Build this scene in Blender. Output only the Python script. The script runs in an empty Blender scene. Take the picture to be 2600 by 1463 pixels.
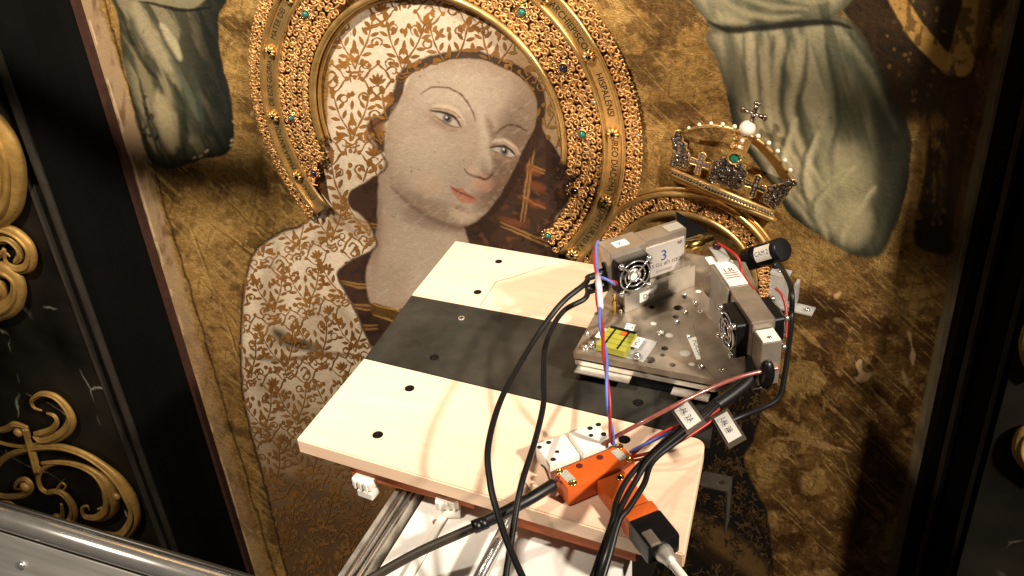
import bpy, bmesh, math, random
import numpy as np
from mathutils import Vector, Matrix

# ------------------------------------------------------------------ scene, camera, light
scene = bpy.context.scene
COL = scene.collection
random.seed(7)
RNG = np.random.default_rng(11)

# the wall that carries the painting is the plane Y = 0 (X along it, Z up); the camera stands in front of it,
# turned 24 degrees to the left of the wall's normal and pitched 33 degrees down
FPX, CX, CY = 2550.0, 1300.0, 731.5          # focal length and centre in pixels of the 2600 px wide photograph
DIST, CAMZ = 1.22, 1.70
CAM = np.array([0.0, -DIST, CAMZ])
ROT = np.array([[0.92809, 0.15211, -0.33990],
                [0.36667, -0.53172, 0.76345],
                [-0.06460, -0.83317, -0.54923]])   # columns: image right, image down, view direction
cam_d = bpy.data.cameras.new('camera'); cam_d.sensor_width = 36.0; cam_d.lens = FPX/2600*36
cam_d.clip_start = 0.02; cam_d.clip_end = 100
cam_o = bpy.data.objects.new('camera', cam_d); COL.objects.link(cam_o)
m = Matrix.Identity(4)
for i in range(3):
    m[i][0] = ROT[i][0]; m[i][1] = -ROT[i][1]; m[i][2] = -ROT[i][2]; m[i][3] = CAM[i]
cam_o.matrix_world = m
scene.camera = cam_o

world = bpy.data.worlds.new('World'); scene.world = world; world.use_nodes = True
bg = world.node_tree.nodes['Background']
bg.inputs['Color'].default_value = (1.0, 0.80, 0.58, 1); bg.inputs['Strength'].default_value = 0.024

def spot(name, loc, target, power, size_deg, blend, radius, col):
    d = bpy.data.lights.new(name, 'SPOT'); d.energy = power; d.spot_size = math.radians(size_deg)
    d.spot_blend = blend; d.shadow_soft_size = radius; d.color = col
    o = bpy.data.objects.new(name, d); COL.objects.link(o); o.location = loc
    o.rotation_euler = (Vector(target)-Vector(loc)).to_track_quat('-Z', 'Y').to_euler()
    return o
# two site lamps on stands: one high on the left of the photographer, one high on the right
spot('work_lamp', (-1.00, -1.45, 3.00), (-0.82, -0.05, 0.95), 420, 43, 0.8, 0.06, (1.0, 0.86, 0.70))
spot('work_lamp', (1.45, -1.05, 2.50), (-0.42, -0.20, 1.0), 375, 50, 0.6, 0.07, (1.0, 0.87, 0.72))

vs = scene.view_settings
vs.view_transform = 'Standard'; vs.look = 'None'; vs.gamma = 1.0; vs.exposure = 0.0
vs.use_curve_mapping = False
scene.render.engine = 'CYCLES'
scene.cycles.max_bounces = 6; scene.cycles.use_denoising = True

# ------------------------------------------------------------------ measuring: photograph pixel -> point on a real plane
SD = 2600/2575.0
def ray(px, py): return ROT @ np.array([px-CX, py-CY, FPX])
def W(px, py, y=0.0):
    q = ray(px, py); return CAM + q*((y+DIST)/q[1])
def H(px, py, z):
    q = ray(px, py); return CAM + q*((z-CAMZ)/q[2])
def XP(px, py, x):
    q = ray(px, py); return CAM + q*((x-CAM[0])/q[0])
def Wd(px, py, y=0.0): return W(px*SD, py*SD, y)
def Hd(px, py, z): return H(px*SD, py*SD, z)

def to_px(p):
    q = ROT.T @ (np.asarray(p, float)-CAM); return CX+FPX*q[0]/q[2], CY+FPX*q[1]/q[2]

def lin(c):
    c = np.asarray(c, float)/255.0
    return np.where(c <= 0.04045, c/12.92, ((c+0.055)/1.055)**2.4)

# ------------------------------------------------------------------ materials
def mat(name, col, rough=0.5, metal=0.0, var=0.0, vscale=30.0, col2=None, bump=0.0, bscale=200.0, bdist=0.001,
        attr=False, coat=0.0, trans=0.0, spec=0.5, rvar=0.0, stretch=None, speck=None, ior=1.45, alpha=1.0, srgb=True):
    M = bpy.data.materials.new(name); M.use_nodes = True
    nt = M.node_tree; N = nt.nodes; L = nt.links; b = N['Principled BSDF']
    c = lin(col) if srgb else np.asarray(col, float)
    b.inputs['Roughness'].default_value = rough; b.inputs['Metallic'].default_value = metal
    b.inputs['Coat Weight'].default_value = coat; b.inputs['Transmission Weight'].default_value = trans
    b.inputs['Specular IOR Level'].default_value = spec; b.inputs['IOR'].default_value = ior
    b.inputs['Alpha'].default_value = alpha
    tc = N.new('ShaderNodeTexCoord'); mp = N.new('ShaderNodeMapping'); L.new(tc.outputs['Object'], mp.inputs['Vector'])
    if stretch: mp.inputs['Scale'].default_value = stretch
    def noise(scale, detail=5, rough_=0.6):
        n = N.new('ShaderNodeTexNoise'); n.inputs['Scale'].default_value = scale; n.inputs['Detail'].default_value = detail
        n.inputs['Roughness'].default_value = rough_; L.new(mp.outputs['Vector'], n.inputs['Vector']); return n
    src = None
    if attr:
        a = N.new('ShaderNodeAttribute'); a.attribute_name = 'Col'; src = a.outputs['Color']
    else:
        r = N.new('ShaderNodeRGB'); r.outputs[0].default_value = (*c, 1); src = r.outputs[0]
    if var > 0:
        n = noise(vscale)
        mx = N.new('ShaderNodeMix'); mx.data_type = 'RGBA'
        if col2 is not None:
            rp = N.new('ShaderNodeValToRGB'); rp.color_ramp.elements[0].position = 0.5-0.22*(1.0); rp.color_ramp.elements[1].position = 0.68
            L.new(n.outputs['Fac'], rp.inputs['Fac'])
            mm = N.new('ShaderNodeMath'); mm.operation = 'MULTIPLY'; mm.inputs[1].default_value = var
            L.new(rp.outputs['Color'], mm.inputs[0]); L.new(mm.outputs[0], mx.inputs[0])
            L.new(src, mx.inputs[6]); mx.inputs[7].default_value = (*lin(col2), 1)
        else:
            rp = N.new('ShaderNodeMapRange'); rp.inputs[1].default_value = 0.25; rp.inputs[2].default_value = 0.75
            rp.inputs[3].default_value = 1-var; rp.inputs[4].default_value = 1+var
            L.new(n.outputs['Fac'], rp.inputs[0])
            mx.blend_type = 'MULTIPLY'; mx.inputs[0].default_value = 1.0
            L.new(src, mx.inputs[6]); L.new(rp.outputs[0], mx.inputs[7])
        src = mx.outputs[2]
    if speck:   # (colour, scale, threshold): chips of another colour
        n = noise(speck[1], 3, 0.5)
        rp = N.new('ShaderNodeMapRange'); rp.inputs[1].default_value = speck[2]; rp.inputs[2].default_value = speck[2]+0.02
        L.new(n.outputs['Fac'], rp.inputs[0])
        mx = N.new('ShaderNodeMix'); mx.data_type = 'RGBA'; L.new(rp.outputs[0], mx.inputs[0]); L.new(src, mx.inputs[6])
        mx.inputs[7].default_value = (*lin(speck[0]), 1); src = mx.outputs[2]
    L.new(src, b.inputs['Base Color'])
    if rvar > 0:
        n = noise(vscale*0.7, 4)
        rp = N.new('ShaderNodeMapRange'); rp.inputs[1].default_value = 0.3; rp.inputs[2].default_value = 0.7
        rp.inputs[3].default_value = max(0.02, rough-rvar); rp.inputs[4].default_value = min(1, rough+rvar)
        L.new(n.outputs['Fac'], rp.inputs[0]); L.new(rp.outputs[0], b.inputs['Roughness'])
    if bump > 0:
        n = noise(bscale, 6, 0.65); bp = N.new('ShaderNodeBump'); bp.inputs['Strength'].default_value = bump
        bp.inputs['Distance'].default_value = bdist
        L.new(n.outputs['Fac'], bp.inputs['Height']); L.new(bp.outputs['Normal'], b.inputs['Normal'])
    return M

# ------------------------------------------------------------------ mesh building
class MB:
    def __init__(self): self.v = []; self.f = []; self.c = []; self.cur = None
    def add(self, vs_, fs_):
        o = len(self.v); self.v.extend([tuple(map(float, p)) for p in vs_])
        for f_ in fs_:
            self.f.append([i+o for i in f_]); self.c.append(self.cur)
        return self
    def color(self, c): self.cur = tuple(c); return self
    def box(self, c, s, M=None, bev=0.0):
        """box centred on c, size s, optional 3x3 axes matrix M, chamfered edges"""
        s = np.array(s)/2.0
        bm = bmesh.new(); bmesh.ops.create_cube(bm, size=2.0)
        for v in bm.verts: v.co = Vector((v.co.x*s[0], v.co.y*s[1], v.co.z*s[2]))
        if bev > 0:
            bmesh.ops.bevel(bm, geom=list(bm.edges), offset=bev, segments=2, affect='EDGES', profile=0.6)
        A = np.array(M) if M is not None else np.eye(3)
        P_ = [np.array(c)+A @ np.array(v.co) for v in bm.verts]
        for i, v in enumerate(bm.verts): v.index = i
        self.add(P_, [[v.index for v in f_.verts] for f_ in bm.faces]); bm.free(); return self
    def tube(self, pts, r, n=8, cap=True, flat=None, up=None):
        """sweep along pts; r a number or one per point; flat = (fu, fv) scales of the section along up / across"""
        P_ = [np.array(p, float) for p in pts]; k = len(P_)
        R_ = [r]*k if np.isscalar(r) else list(r)
        T = []
        for i in range(k):
            t = P_[min(i+1, k-1)]-P_[max(i-1, 0)]; T.append(t/(np.linalg.norm(t)+1e-12))
        u = np.array(up, float) if up is not None else np.array([0.0, 0, 1])
        if abs(u @ T[0]) > 0.95 and up is None: u = np.array([1.0, 0, 0])
        vs_ = []
        for i in range(k):
            if up is not None: u = np.array(up, float)
            a = u-T[i]*(u @ T[i]); a /= (np.linalg.norm(a)+1e-12); b = np.cross(T[i], a); u = a
            fu, fv = flat if flat else (1, 1)
            for j in range(n):
                an = 2*math.pi*j/n
                vs_.append(P_[i]+R_[i]*(a*math.cos(an)*fu+b*math.sin(an)*fv))
        fs_ = []
        for i in range(k-1):
            for j in range(n):
                j2 = (j+1) % n; fs_.append([i*n+j, i*n+j2, (i+1)*n+j2, (i+1)*n+j])
        if cap: fs_.append(list(range(n))[::-1]); fs_.append([(k-1)*n+j for j in range(n)])
        return self.add(vs_, fs_)
    def lathe(self, prof, o, axis, n=24, up=None):
        """profile [(radius, height)] turned round axis at o"""
        ax = np.array(axis, float); ax /= np.linalg.norm(ax)
        u = np.array([0, 0, 1.0]) if abs(ax[2]) < 0.9 else np.array([1.0, 0, 0])
        a = np.cross(u, ax); a /= np.linalg.norm(a); b = np.cross(ax, a); vs_ = []; fs_ = []
        for r, h in prof:
            for j in range(n):
                an = 2*math.pi*j/n; vs_.append(np.array(o)+ax*h+r*(a*math.cos(an)+b*math.sin(an)))
        for i in range(len(prof)-1):
            for j in range(n):
                j2 = (j+1) % n; fs_.append([i*n+j, i*n+j2, (i+1)*n+j2, (i+1)*n+j])
        if prof[0][0] > 1e-9: fs_.append(list(range(n))[::-1])
        if prof[-1][0] > 1e-9: fs_.append([(len(prof)-1)*n+j for j in range(n)])
        return self.add(vs_, fs_)
    def ball(self, c, r, n=14, m=8, scale=(1, 1, 1)):
        prof = [(max(r*math.sin(math.pi*i/m), 1e-7), -r*math.cos(math.pi*i/m)) for i in range(m+1)]
        o = len(self.v); self.lathe(prof, c, (0, 1, 0), n)
        if scale != (1, 1, 1):
            for i in range(o, len(self.v)):
                self.v[i] = tuple(c[k]+(self.v[i][k]-c[k])*scale[k] for k in range(3))
        return self
    def prism(self, poly, o, ux, uy, un, t, holes=()):
        """polygon (2-D, optional round holes as 2-D loops) in the frame o, ux, uy, thickened along un by t"""
        o, ux, uy, un = [np.array(q, float) for q in (o, ux, uy, un)]
        loops = [list(poly)]+[list(h) for h in holes]
        bm = bmesh.new(); E = []
        LV = []
        for lp in loops:
            vv = [bm.verts.new((p[0], p[1], 0)) for p in lp]; LV.append(vv)
            for i in range(len(vv)): E.append(bm.edges.new((vv[i], vv[(i+1) % len(vv)])))
        if len(loops) == 1:
            bm.faces.new(LV[0])
        else:
            bmesh.ops.triangle_fill(bm, edges=E, use_beauty=True, use_dissolve=False)
        for i, v in enumerate(bm.verts): v.index = i
        tp = [o+ux*v.co.x+uy*v.co.y+un*t for v in bm.verts]; bt = [o+ux*v.co.x+uy*v.co.y for v in bm.verts]
        n = len(tp); fs_ = []
        sgn = np.cross(ux, uy) @ un
        for f_ in bm.faces:
            ids = [v.index for v in f_.verts]
            nz = f_.normal.z if f_.normal.length else 1
            f_.normal_update(); nz = f_.normal.z
            if nz*sgn < 0: ids = ids[::-1]
            fs_.append(ids); fs_.append([i+n for i in ids][::-1])
        for vv in LV:
            for i in range(len(vv)):
                a, b = vv[i].index, vv[(i+1) % len(vv)].index; fs_.append([a, b, b+n, a+n])
        bm.free()
        return self.add(tp+bt, fs_)
    def build(self, name, material, parent=None, smooth=False, auto=None):
        base = np.zeros(3)
        if parent is not None: base = np.array(WLOC[parent.name])
        me = bpy.data.meshes.new(name)
        V_ = np.array(self.v)-base if parent is not None else np.array(self.v)
        loc = np.zeros(3)
        if parent is None:
            lo, hi = V_.min(0), V_.max(0); loc = np.array([(lo[0]+hi[0])/2, (lo[1]+hi[1])/2, lo[2]]); V_ = V_-loc
        me.from_pydata(V_.tolist(), [], self.f); me.update()
        if any(c is not None for c in self.c):
            at = me.color_attributes.new('Col', 'FLOAT_COLOR', 'CORNER')
            arr = []
            for f_, c in zip(self.f, self.c):
                arr.extend(list((*(c or (1, 1, 1)), 1.0))*len(f_))
            at.data.foreach_set('color', np.array(arr, np.float32))
        bm = bmesh.new(); bm.from_mesh(me); bmesh.ops.recalc_face_normals(bm, faces=list(bm.faces)); bm.to_mesh(me); bm.free()
        if smooth:
            me.polygons.foreach_set('use_smooth', np.ones(len(me.polygons), bool))
            if auto:
                me.set_sharp_from_angle(angle=math.radians(auto))
        me.materials.append(material)
        o = bpy.data.objects.new(name, me); COL.objects.link(o); o.location = loc
        if parent is not None: o.parent = parent
        WLOC[o.name] = tuple(base if parent is not None else loc)
        return o
WLOC = {}
def tag(o, label=None, cat=None, group=None, kind=None):
    if label: o['label'] = label
    if cat: o['category'] = cat
    if group: o['group'] = group
    if kind: o['kind'] = kind
    return o
def thing(name, label, cat, loc, group=None):
    o = bpy.data.objects.new(name, None); COL.objects.link(o); o.location = tuple(map(float, loc)); o.empty_display_size = 0.02
    WLOC[o.name] = tuple(map(float, loc))
    return tag(o, label, cat, group)
def inst(src, parent, wloc, name=None, rot=None):
    """another copy of a mesh piece (sharing its mesh data) placed at a world point under a parent"""
    o = src.copy(); COL.objects.link(o); o.parent = parent
    b = np.array(WLOC[parent.name]) if parent is not None else np.zeros(3)
    o.location = tuple(np.array(wloc)-b)
    if rot is not None: o.rotation_euler = rot
    return o
def circle(cx, cy, r, n=16): return [(cx+r*math.cos(2*math.pi*i/n), cy+r*math.sin(2*math.pi*i/n)) for i in range(n)]
def rrect(w, h, r, n=4):
    o = []
    for cx, cy, a0 in ((w/2-r, h/2-r, 0), (-w/2+r, h/2-r, 90), (-w/2+r, -h/2+r, 180), (w/2-r, -h/2+r, 270)):
        for i in range(n+1):
            a = math.radians(a0+90*i/n); o.append((cx+r*math.cos(a), cy+r*math.sin(a)))
    return o
def catmull(P_, k=8, closed=False):
    P_ = [np.array(p, float) for p in P_]; n = len(P_); out = []
    rng = range(n) if closed else range(n-1)
    for i in rng:
        if closed: a, b, c, d = P_[i-1], P_[i], P_[(i+1) % n], P_[(i+2) % n]
        else: a, b, c, d = P_[max(i-1, 0)], P_[i], P_[i+1], P_[min(i+2, n-1)]
        for j in range(k):
            t = j/k
            out.append(0.5*((2*b)+(c-a)*t+(2*a-5*b+4*c-d)*t*t+(3*b-a-3*c+d)*t**3))
    if not closed: out.append(P_[-1])
    return out
def yawM(deg):
    a = math.radians(deg); c, s = math.cos(a), math.sin(a)
    return np.array([[c, -s, 0], [s, c, 0], [0, 0, 1]])

_txt = {}
def text_mesh(s):
    """outline letters as flat polygons (unit height), from the built-in typeface"""
    if s in _txt: return _txt[s]
    cu = bpy.data.curves.new('lettering', 'FONT'); cu.body = s; cu.size = 1.0; cu.align_x = 'CENTER'; cu.align_y = 'CENTER'
    cu.resolution_u = 3
    o = bpy.data.objects.new('lettering', cu); COL.objects.link(o)
    dg = bpy.context.evaluated_depsgraph_get(); me = o.evaluated_get(dg).to_mesh()
    V_ = [tuple(v.co) for v in me.vertices]; F_ = [list(p.vertices) for p in me.polygons]
    o.evaluated_get(dg).to_mesh_clear(); bpy.data.objects.remove(o); bpy.data.curves.remove(cu)
    _txt[s] = (V_, F_); return _txt[s]
def text(mb, s, o, ux, uy, size, sx=1.0):
    V_, F_ = text_mesh(s); o, ux, uy = np.array(o), np.array(ux, float), np.array(uy, float)
    ux = ux/np.linalg.norm(ux); uy = uy/np.linalg.norm(uy)
    return mb.add([o+ux*v[0]*size*sx+uy*v[1]*size for v in V_], F_)
# ------------------------------------------------------------------ the old panel painting: pigment worked out on a fine mesh
def axis(lo, a, b, hi, fine, coarse):
    return np.concatenate([np.arange(lo, a, coarse), np.arange(a, b, fine), np.arange(b, hi+1, coarse)])
AX = axis(60, 170, 2600, 2700, 2.5, 14.0); AY = axis(-300, -12, 1478, 1760, 2.5, 14.0)
GX, GY = np.meshgrid(AX, AY)
NH, NW = GX.shape
def vnoise(sx, sy=None, seed=0, octaves=4, gain=0.55, rot=0.0):
    """smooth value noise over the painting, feature size in pixels of the photograph"""
    sy = sy or sx; r = np.random.default_rng(seed); out = np.zeros_like(GX); amp = 1.0; tot = 0
    ca, sa = math.cos(rot), math.sin(rot); X0 = GX*ca+GY*sa; Y0 = -GX*sa+GY*ca
    for o in range(octaves):
        T = r.random((256, 256)); u = X0/sx*(2**o)+37.3*o+500; v = Y0/sy*(2**o)+11.7*o+500
        iu = np.floor(u).astype(int); iv = np.floor(v).astype(int); fu = u-iu; fv = v-iv
        fu = fu*fu*(3-2*fu); fv = fv*fv*(3-2*fv)
        a = T[iv % 256, iu % 256]; b = T[iv % 256, (iu+1) % 256]; c = T[(iv+1) % 256, iu % 256]; d = T[(iv+1) % 256, (iu+1) % 256]
        out += amp*((a*(1-fu)+b*fu)*(1-fv)+(c*(1-fu)+d*fu)*fv); tot += amp; amp *= gain
    return out/tot
def sstep(a, b, x):
    t = np.clip((x-a)/(b-a+1e-9), 0, 1); return t*t*(3-2*t)
WX = GX+(vnoise(26, seed=1)-.5)*7; WY = GY+(vnoise(26, seed=2)-.5)*7
PIG = np.zeros((NH, NW, 3)); GILT = np.zeros((NH, NW)); REG = np.zeros((NH, NW), int)
n1 = vnoise(150, seed=3); n2 = vnoise(30, seed=4); n3 = vnoise(8, seed=5, octaves=2); n4 = vnoise(60, 14, seed=6, rot=0.5)

def win(x0, x1, y0, y1):
    i0, i1 = np.searchsorted(AX, [x0, x1]); j0, j1 = np.searchsorted(AY, [y0, y1]); return slice(j0, j1), slice(i0, i1)
def blend(w, col, alpha):
    PIG[w] = PIG[w]*(1-alpha[..., None])+np.asarray(col)*alpha[..., None]
def sdist(P_, w, closed=True):
    X = WX[w]; Y = WY[w]; d2 = np.full(X.shape, 1e9); ins = np.zeros(X.shape, bool); n = len(P_)
    tt = np.zeros(X.shape)
    for i in range(n if closed else n-1):
        ax, ay = P_[i]; bx, by = P_[(i+1) % n]; ex, ey = bx-ax, by-ay; L2 = ex*ex+ey*ey+1e-9
        t = np.clip(((X-ax)*ex+(Y-ay)*ey)/L2, 0, 1); q = (X-ax-t*ex)**2+(Y-ay-t*ey)**2
        if not closed: tt = np.where(q < d2, (i+t)/(n-1), tt)
        d2 = np.minimum(d2, q)
        if closed:
            c = (ay > Y) != (by > Y); ins ^= c & (X < (bx-ax)*(Y-ay)/((by-ay) if by != ay else 1e-9)+ax)
    d = np.sqrt(d2)
    return (np.where(ins, d, -d)) if closed else (d, tt)
def pts_d(P_): return [(p[0]*SD, p[1]*SD) for p in P_]
def fill(P_, col, soft=2.5, alpha=1.0, reg=None, gilt=None, smooth=True, d=True, k=6):
    Q = pts_d(P_) if d else P_
    Q = catmull(Q, k, True) if smooth else Q
    Q = [tuple(q) for q in Q]; xs = [q[0] for q in Q]; ys = [q[1] for q in Q]
    w = win(min(xs)-soft-8, max(xs)+soft+8, min(ys)-soft-8, max(ys)+soft+8)
    s = sdist(Q, w); a = sstep(-soft, soft, s)*alpha
    c = col(w, s) if callable(col) else np.asarray(col)
    blend(w, c, a)
    if reg is not None: REG[w] = np.where(s > 0, reg, REG[w])
    if gilt is not None: GILT[w] = GILT[w]*(1-a)+gilt*a
    return w, s
def stroke(P_, width, col, alpha=1.0, soft=None, d=True, taper=True, only=None, k=6):
    Q = pts_d(P_) if d else P_
    Q = [tuple(q) for q in catmull(Q, k)]; xs = [q[0] for q in Q]; ys = [q[1] for q in Q]
    w = win(min(xs)-width*1.5, max(xs)+width*1.5, min(ys)-width*1.5, max(ys)+width*1.5)
    ds, t = sdist(Q, w, False); wd = width*(np.sin(np.pi*np.clip(t*0.94+0.03, 0, 1))**0.5 if taper else 1.0)
    soft = width*0.5 if soft is None else soft
    a = (1-sstep(wd*0.5-soft*0.5, wd*0.5+soft*0.5, ds))*alpha
    if only is not None: a = a*np.isin(REG[w], only)
    blend(w, np.asarray(col), a)
def blob(cx, cy, rx, ry, ang, col, alpha, only=None, power=1.0):
    cx *= SD; cy *= SD; R_ = max(rx, ry)*1.05; w = win(cx-R_, cx+R_, cy-R_, cy+R_); a = math.radians(ang)
    X = WX[w]-cx; Y = WY[w]-cy; u = (X*math.cos(a)+Y*math.sin(a))/rx; v = (-X*math.sin(a)+Y*math.cos(a))/ry
    q = np.clip(1-(u*u+v*v), 0, 1); A = (q*q*(3-2*q))**power*alpha
    if only is not None: A = A*np.isin(REG[w], only)
    blend(w, np.asarray(col), A)
L3 = lambda r, g, b: lin((r, g, b))

GOLD_, VEIL_, SKIN_, DRESS_, ROBE_R, ROBE_L, DARK_, LEDGE_, HAIR_, LOWER_ = range(10)
# gilded ground: ochre bole and worn leaf
PIG[:] = L3(174, 136, 74); GILT[:] = 0.55
blend(np.s_[:, :], L3(132, 94, 46), sstep(.45, .75, n1)*0.6)
blend(np.s_[:, :], L3(190, 152, 92), sstep(.52, .8, n2)*0.5)
blend(np.s_[:, :], L3(78, 48, 22), sstep(.56, .74, vnoise(70, seed=8))*0.38)
low = sstep(450, 900, GY)*sstep(1500, 1800, GX)               # browner towards the lower right
blend(np.s_[:, :], L3(116, 82, 42), low*0.8)
blend(np.s_[:, :], L3(74, 44, 18), low*sstep(.48, .66, vnoise(46, seed=9))*0.75)
lowl = sstep(430, 800, GY)*(1-sstep(560, 700, GX))
blend(np.s_[:, :], L3(172, 130, 76), lowl*0.6)
blend(np.s_[:, :], L3(70, 40, 18), lowl*sstep(.5, .7, vnoise(60, 25, seed=10, rot=1.2))*0.5)
ch = vnoise(13, seed=12, octaves=3)                          # flakes and pits
blend(np.s_[:, :], L3(210, 174, 112), sstep(.66, .74, ch)*0.32)
blend(np.s_[:, :], L3(58, 36, 16), sstep(.34, .27, ch)*0.6)
GILT *= 1-sstep(.34, .28, ch)*0.8
_b = vnoise(120, 80, seed=91, octaves=5, gain=.6, rot=.4)
blend(np.s_[:, :], L3(66, 42, 20), sstep(.56, .66, _b)*.62)
blend(np.s_[:, :], L3(206, 166, 98), sstep(.44, .34, _b)*.55)
_s = vnoise(90, 5, seed=92, octaves=3, rot=.75); blend(np.s_[:, :], L3(212, 174, 108), sstep(.66, .72, _s)*.4)
_s = vnoise(5, 60, seed=93, octaves=3, rot=.2); blend(np.s_[:, :], L3(70, 44, 20), sstep(.68, .74, _s)*.4)
# straight scratches in the leaf, left
for a, b in (((520, 560), (700, 690)), ((540, 480), (660, 600)), ((470, 560), (610, 940)), ((500, 700), (600, 830)), ((2070, 1160), (2160, 1290)), ((2090, 1120), (2140, 1200))):
    stroke([a, ((a[0]+b[0])/2+6, (a[1]+b[1])/2-4), b], 5, L3(214, 170, 100), 0.6)
    stroke([(a[0]+9, a[1]+4), (b[0]+8, b[1])], 5, L3(70, 44, 20), 0.55)

# --- right: dark robe, gold bars between its folds
fill([(2120, -40), (2530, -40), (2500, 60), (2470, 190), (2440, 330), (2400, 560), (2390, 640), (2310, 620), (2300, 560), (2330, 400), (2310, 310), (2240, 320), (2200, 200), (2140, 60)],
     L3(34, 25, 14), 6, 0.93, reg=DARK_, gilt=0.1)
g5 = vnoise(24, 60, seed=21)
w = win(2290, 2420, 270, 560); A = sstep(2296, 2316, GX[w]+(GY[w]-300)*0.02)*(1-sstep(2385, 2425, GX[w]+(GY[w]-300)*0.1))*sstep(.36, .6, g5[w])*sstep(270, 320, GY[w])
blend(w, L3(150, 112, 62), A*0.85); GILT[w] = np.maximum(GILT[w], A*.5)
fill([(2395, 165), (2500, 130), (2490, 260), (2470, 420), (2440, 640), (2395, 650), (2400, 420), (2380, 300), (2350, 180)], L3(84, 56, 24), 14, 0.75)
stroke([(2245, -20), (2300, 70), (2350, 130), (2392, 168)], 46, L3(190, 146, 76), 1, soft=8, taper=False)
stroke([(2458, -30), (2440, 60), (2415, 160)], 66, L3(206, 164, 88), 1, soft=8, taper=False)
stroke([(2485, -20), (2470, 70), (2470, 200)], 34, L3(112, 78, 34), .9, soft=14, taper=False)
for i in range(60):
    x, y = 2230+random.random()*260, random.random()*600
    blob(x, y, 5+random.random()*7, 4+random.random()*5, random.random()*180, L3(150, 112, 62), 0.6)

_w = win(2180, 2560, -30, 660); blend(_w, L3(60, 40, 20), sstep(.50, .62, vnoise(22, 34, seed=22)[_w])*.7*(REG[_w] == DARK_))
# --- right angel's drapery
def drape_r(w, s):
    X, Y = GX[w]/SD, GY[w]/SD
    f = vnoise(34, 200, seed=31, octaves=3, rot=-0.28)[w]
    base = L3(112, 112, 90)[None, None]*np.ones((*X.shape, 1))
    k = sstep(.36, .70, f)[..., None]; base = base*(1-k)+L3(188, 176, 142)*k
    side = sstep(2070, 2250, X+0.25*(Y-300))[..., None]*.85; base = base*(1-side)+L3(58, 58, 42)*side
    edge = (1-sstep(0, 38, s))[..., None]*.75; base = base*(1-edge)+L3(34, 40, 32)*edge
    return base
RR = [(1775, 95), (1800, 150), (1830, 250), (1848, 330), (1900, 410), (1950, 480), (1985, 540), (2050, 585), (2110, 625), (2165, 648), (2215, 640), (2240, 600), (2275, 500), (2290, 400), (2288, 330), (2250, 250), (2210, 160), (2150, 70), (2100, 40), (1900, 50), (1800, 70)]
fill(RR, drape_r, 8, reg=ROBE_R, gilt=0.0)
folds = [[(1850, 85), (1858, 200), (1890, 330), (1950, 450), (2050, 570)], [(1885, 85), (1892, 200), (1915, 330), (1985, 460), (2080, 580)], [(1925, 85), (1930, 200), (1938, 300), (2000, 440), (2120, 600)],
         [(1965, 90), (1950, 190), (1955, 300), (2010, 420), (2100, 560)], [(2010, 95), (2005, 180), (1990, 280), (2030, 400), (2120, 540)], [(2055, 80), (2080, 200), (2090, 300), (2070, 400), (2110, 520)],
         [(2100, 60), (2170, 150), (2220, 250), (2255, 330)]]
for i, fpts in enumerate(folds):
    stroke(fpts, 24, L3(208, 192, 154) if i < 5 else L3(160, 156, 124), 0.75, soft=22, only=[ROBE_R])
    stroke([(x+19, y+6) for x, y in fpts], 15, L3(62, 64, 50), 0.7, soft=14, only=[ROBE_R])
for a in ([(2000, 300), (1975, 400), (1990, 500)], [(2060, 330), (2030, 430), (2055, 540)], [(2150, 420), (2060, 500), (2080, 600)], [(2200, 470), (2130, 560), (2120, 610)]):
    stroke(a, 22, L3(212, 200, 162), .8, soft=18, only=[ROBE_R])
    stroke([(x-16, y+10) for x, y in a], 12, L3(82, 84, 64), .7, soft=10, only=[ROBE_R])
blob(2120, 470, 100, 150, 20, L3(186, 174, 134), .6, [ROBE_R]); blob(2140, 560, 70, 80, 0, L3(214, 198, 156), .75, [ROBE_R])
blob(2130, 300, 60, 80, 0, L3(74, 74, 54), .7, [ROBE_R]); blob(2250, 400, 70, 230, -6, L3(44, 44, 32), .9, [ROBE_R])
blob(1850, 200, 30, 190, -8, L3(42, 48, 40), .7, [ROBE_R])
stroke([(1830, 240), (1850, 330), (1905, 430), (1960, 510), (2040, 590)], 40, L3(36, 42, 34), .85, soft=26, only=[ROBE_R])
fill([(1755, -30), (1775, 50), (1800, 75), (1900, 62), (2000, 55), (2100, 40), (2125, -30)], drape_r, 4, reg=ROBE_R, gilt=0.0)
blob(1950, 20, 190, 46, 4, L3(92, 92, 72), .75, [ROBE_R])
for q in ([(1800, -20), (1850, 22), (1930, 44), (2010, 40)], [(1850, -20), (1930, 14), (2030, 22)], [(1960, -10), (2040, 4), (2100, -6)], [(1800, 30), (1830, 52), (1880, 56)]):
    stroke(q, 15, L3(182, 170, 134), .7, soft=13, only=[ROBE_R])
stroke([(1780, 55), (1840, 76), (1950, 66), (2080, 56), (2140, 70)], 18, L3(26, 28, 20), .95, soft=10)

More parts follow.
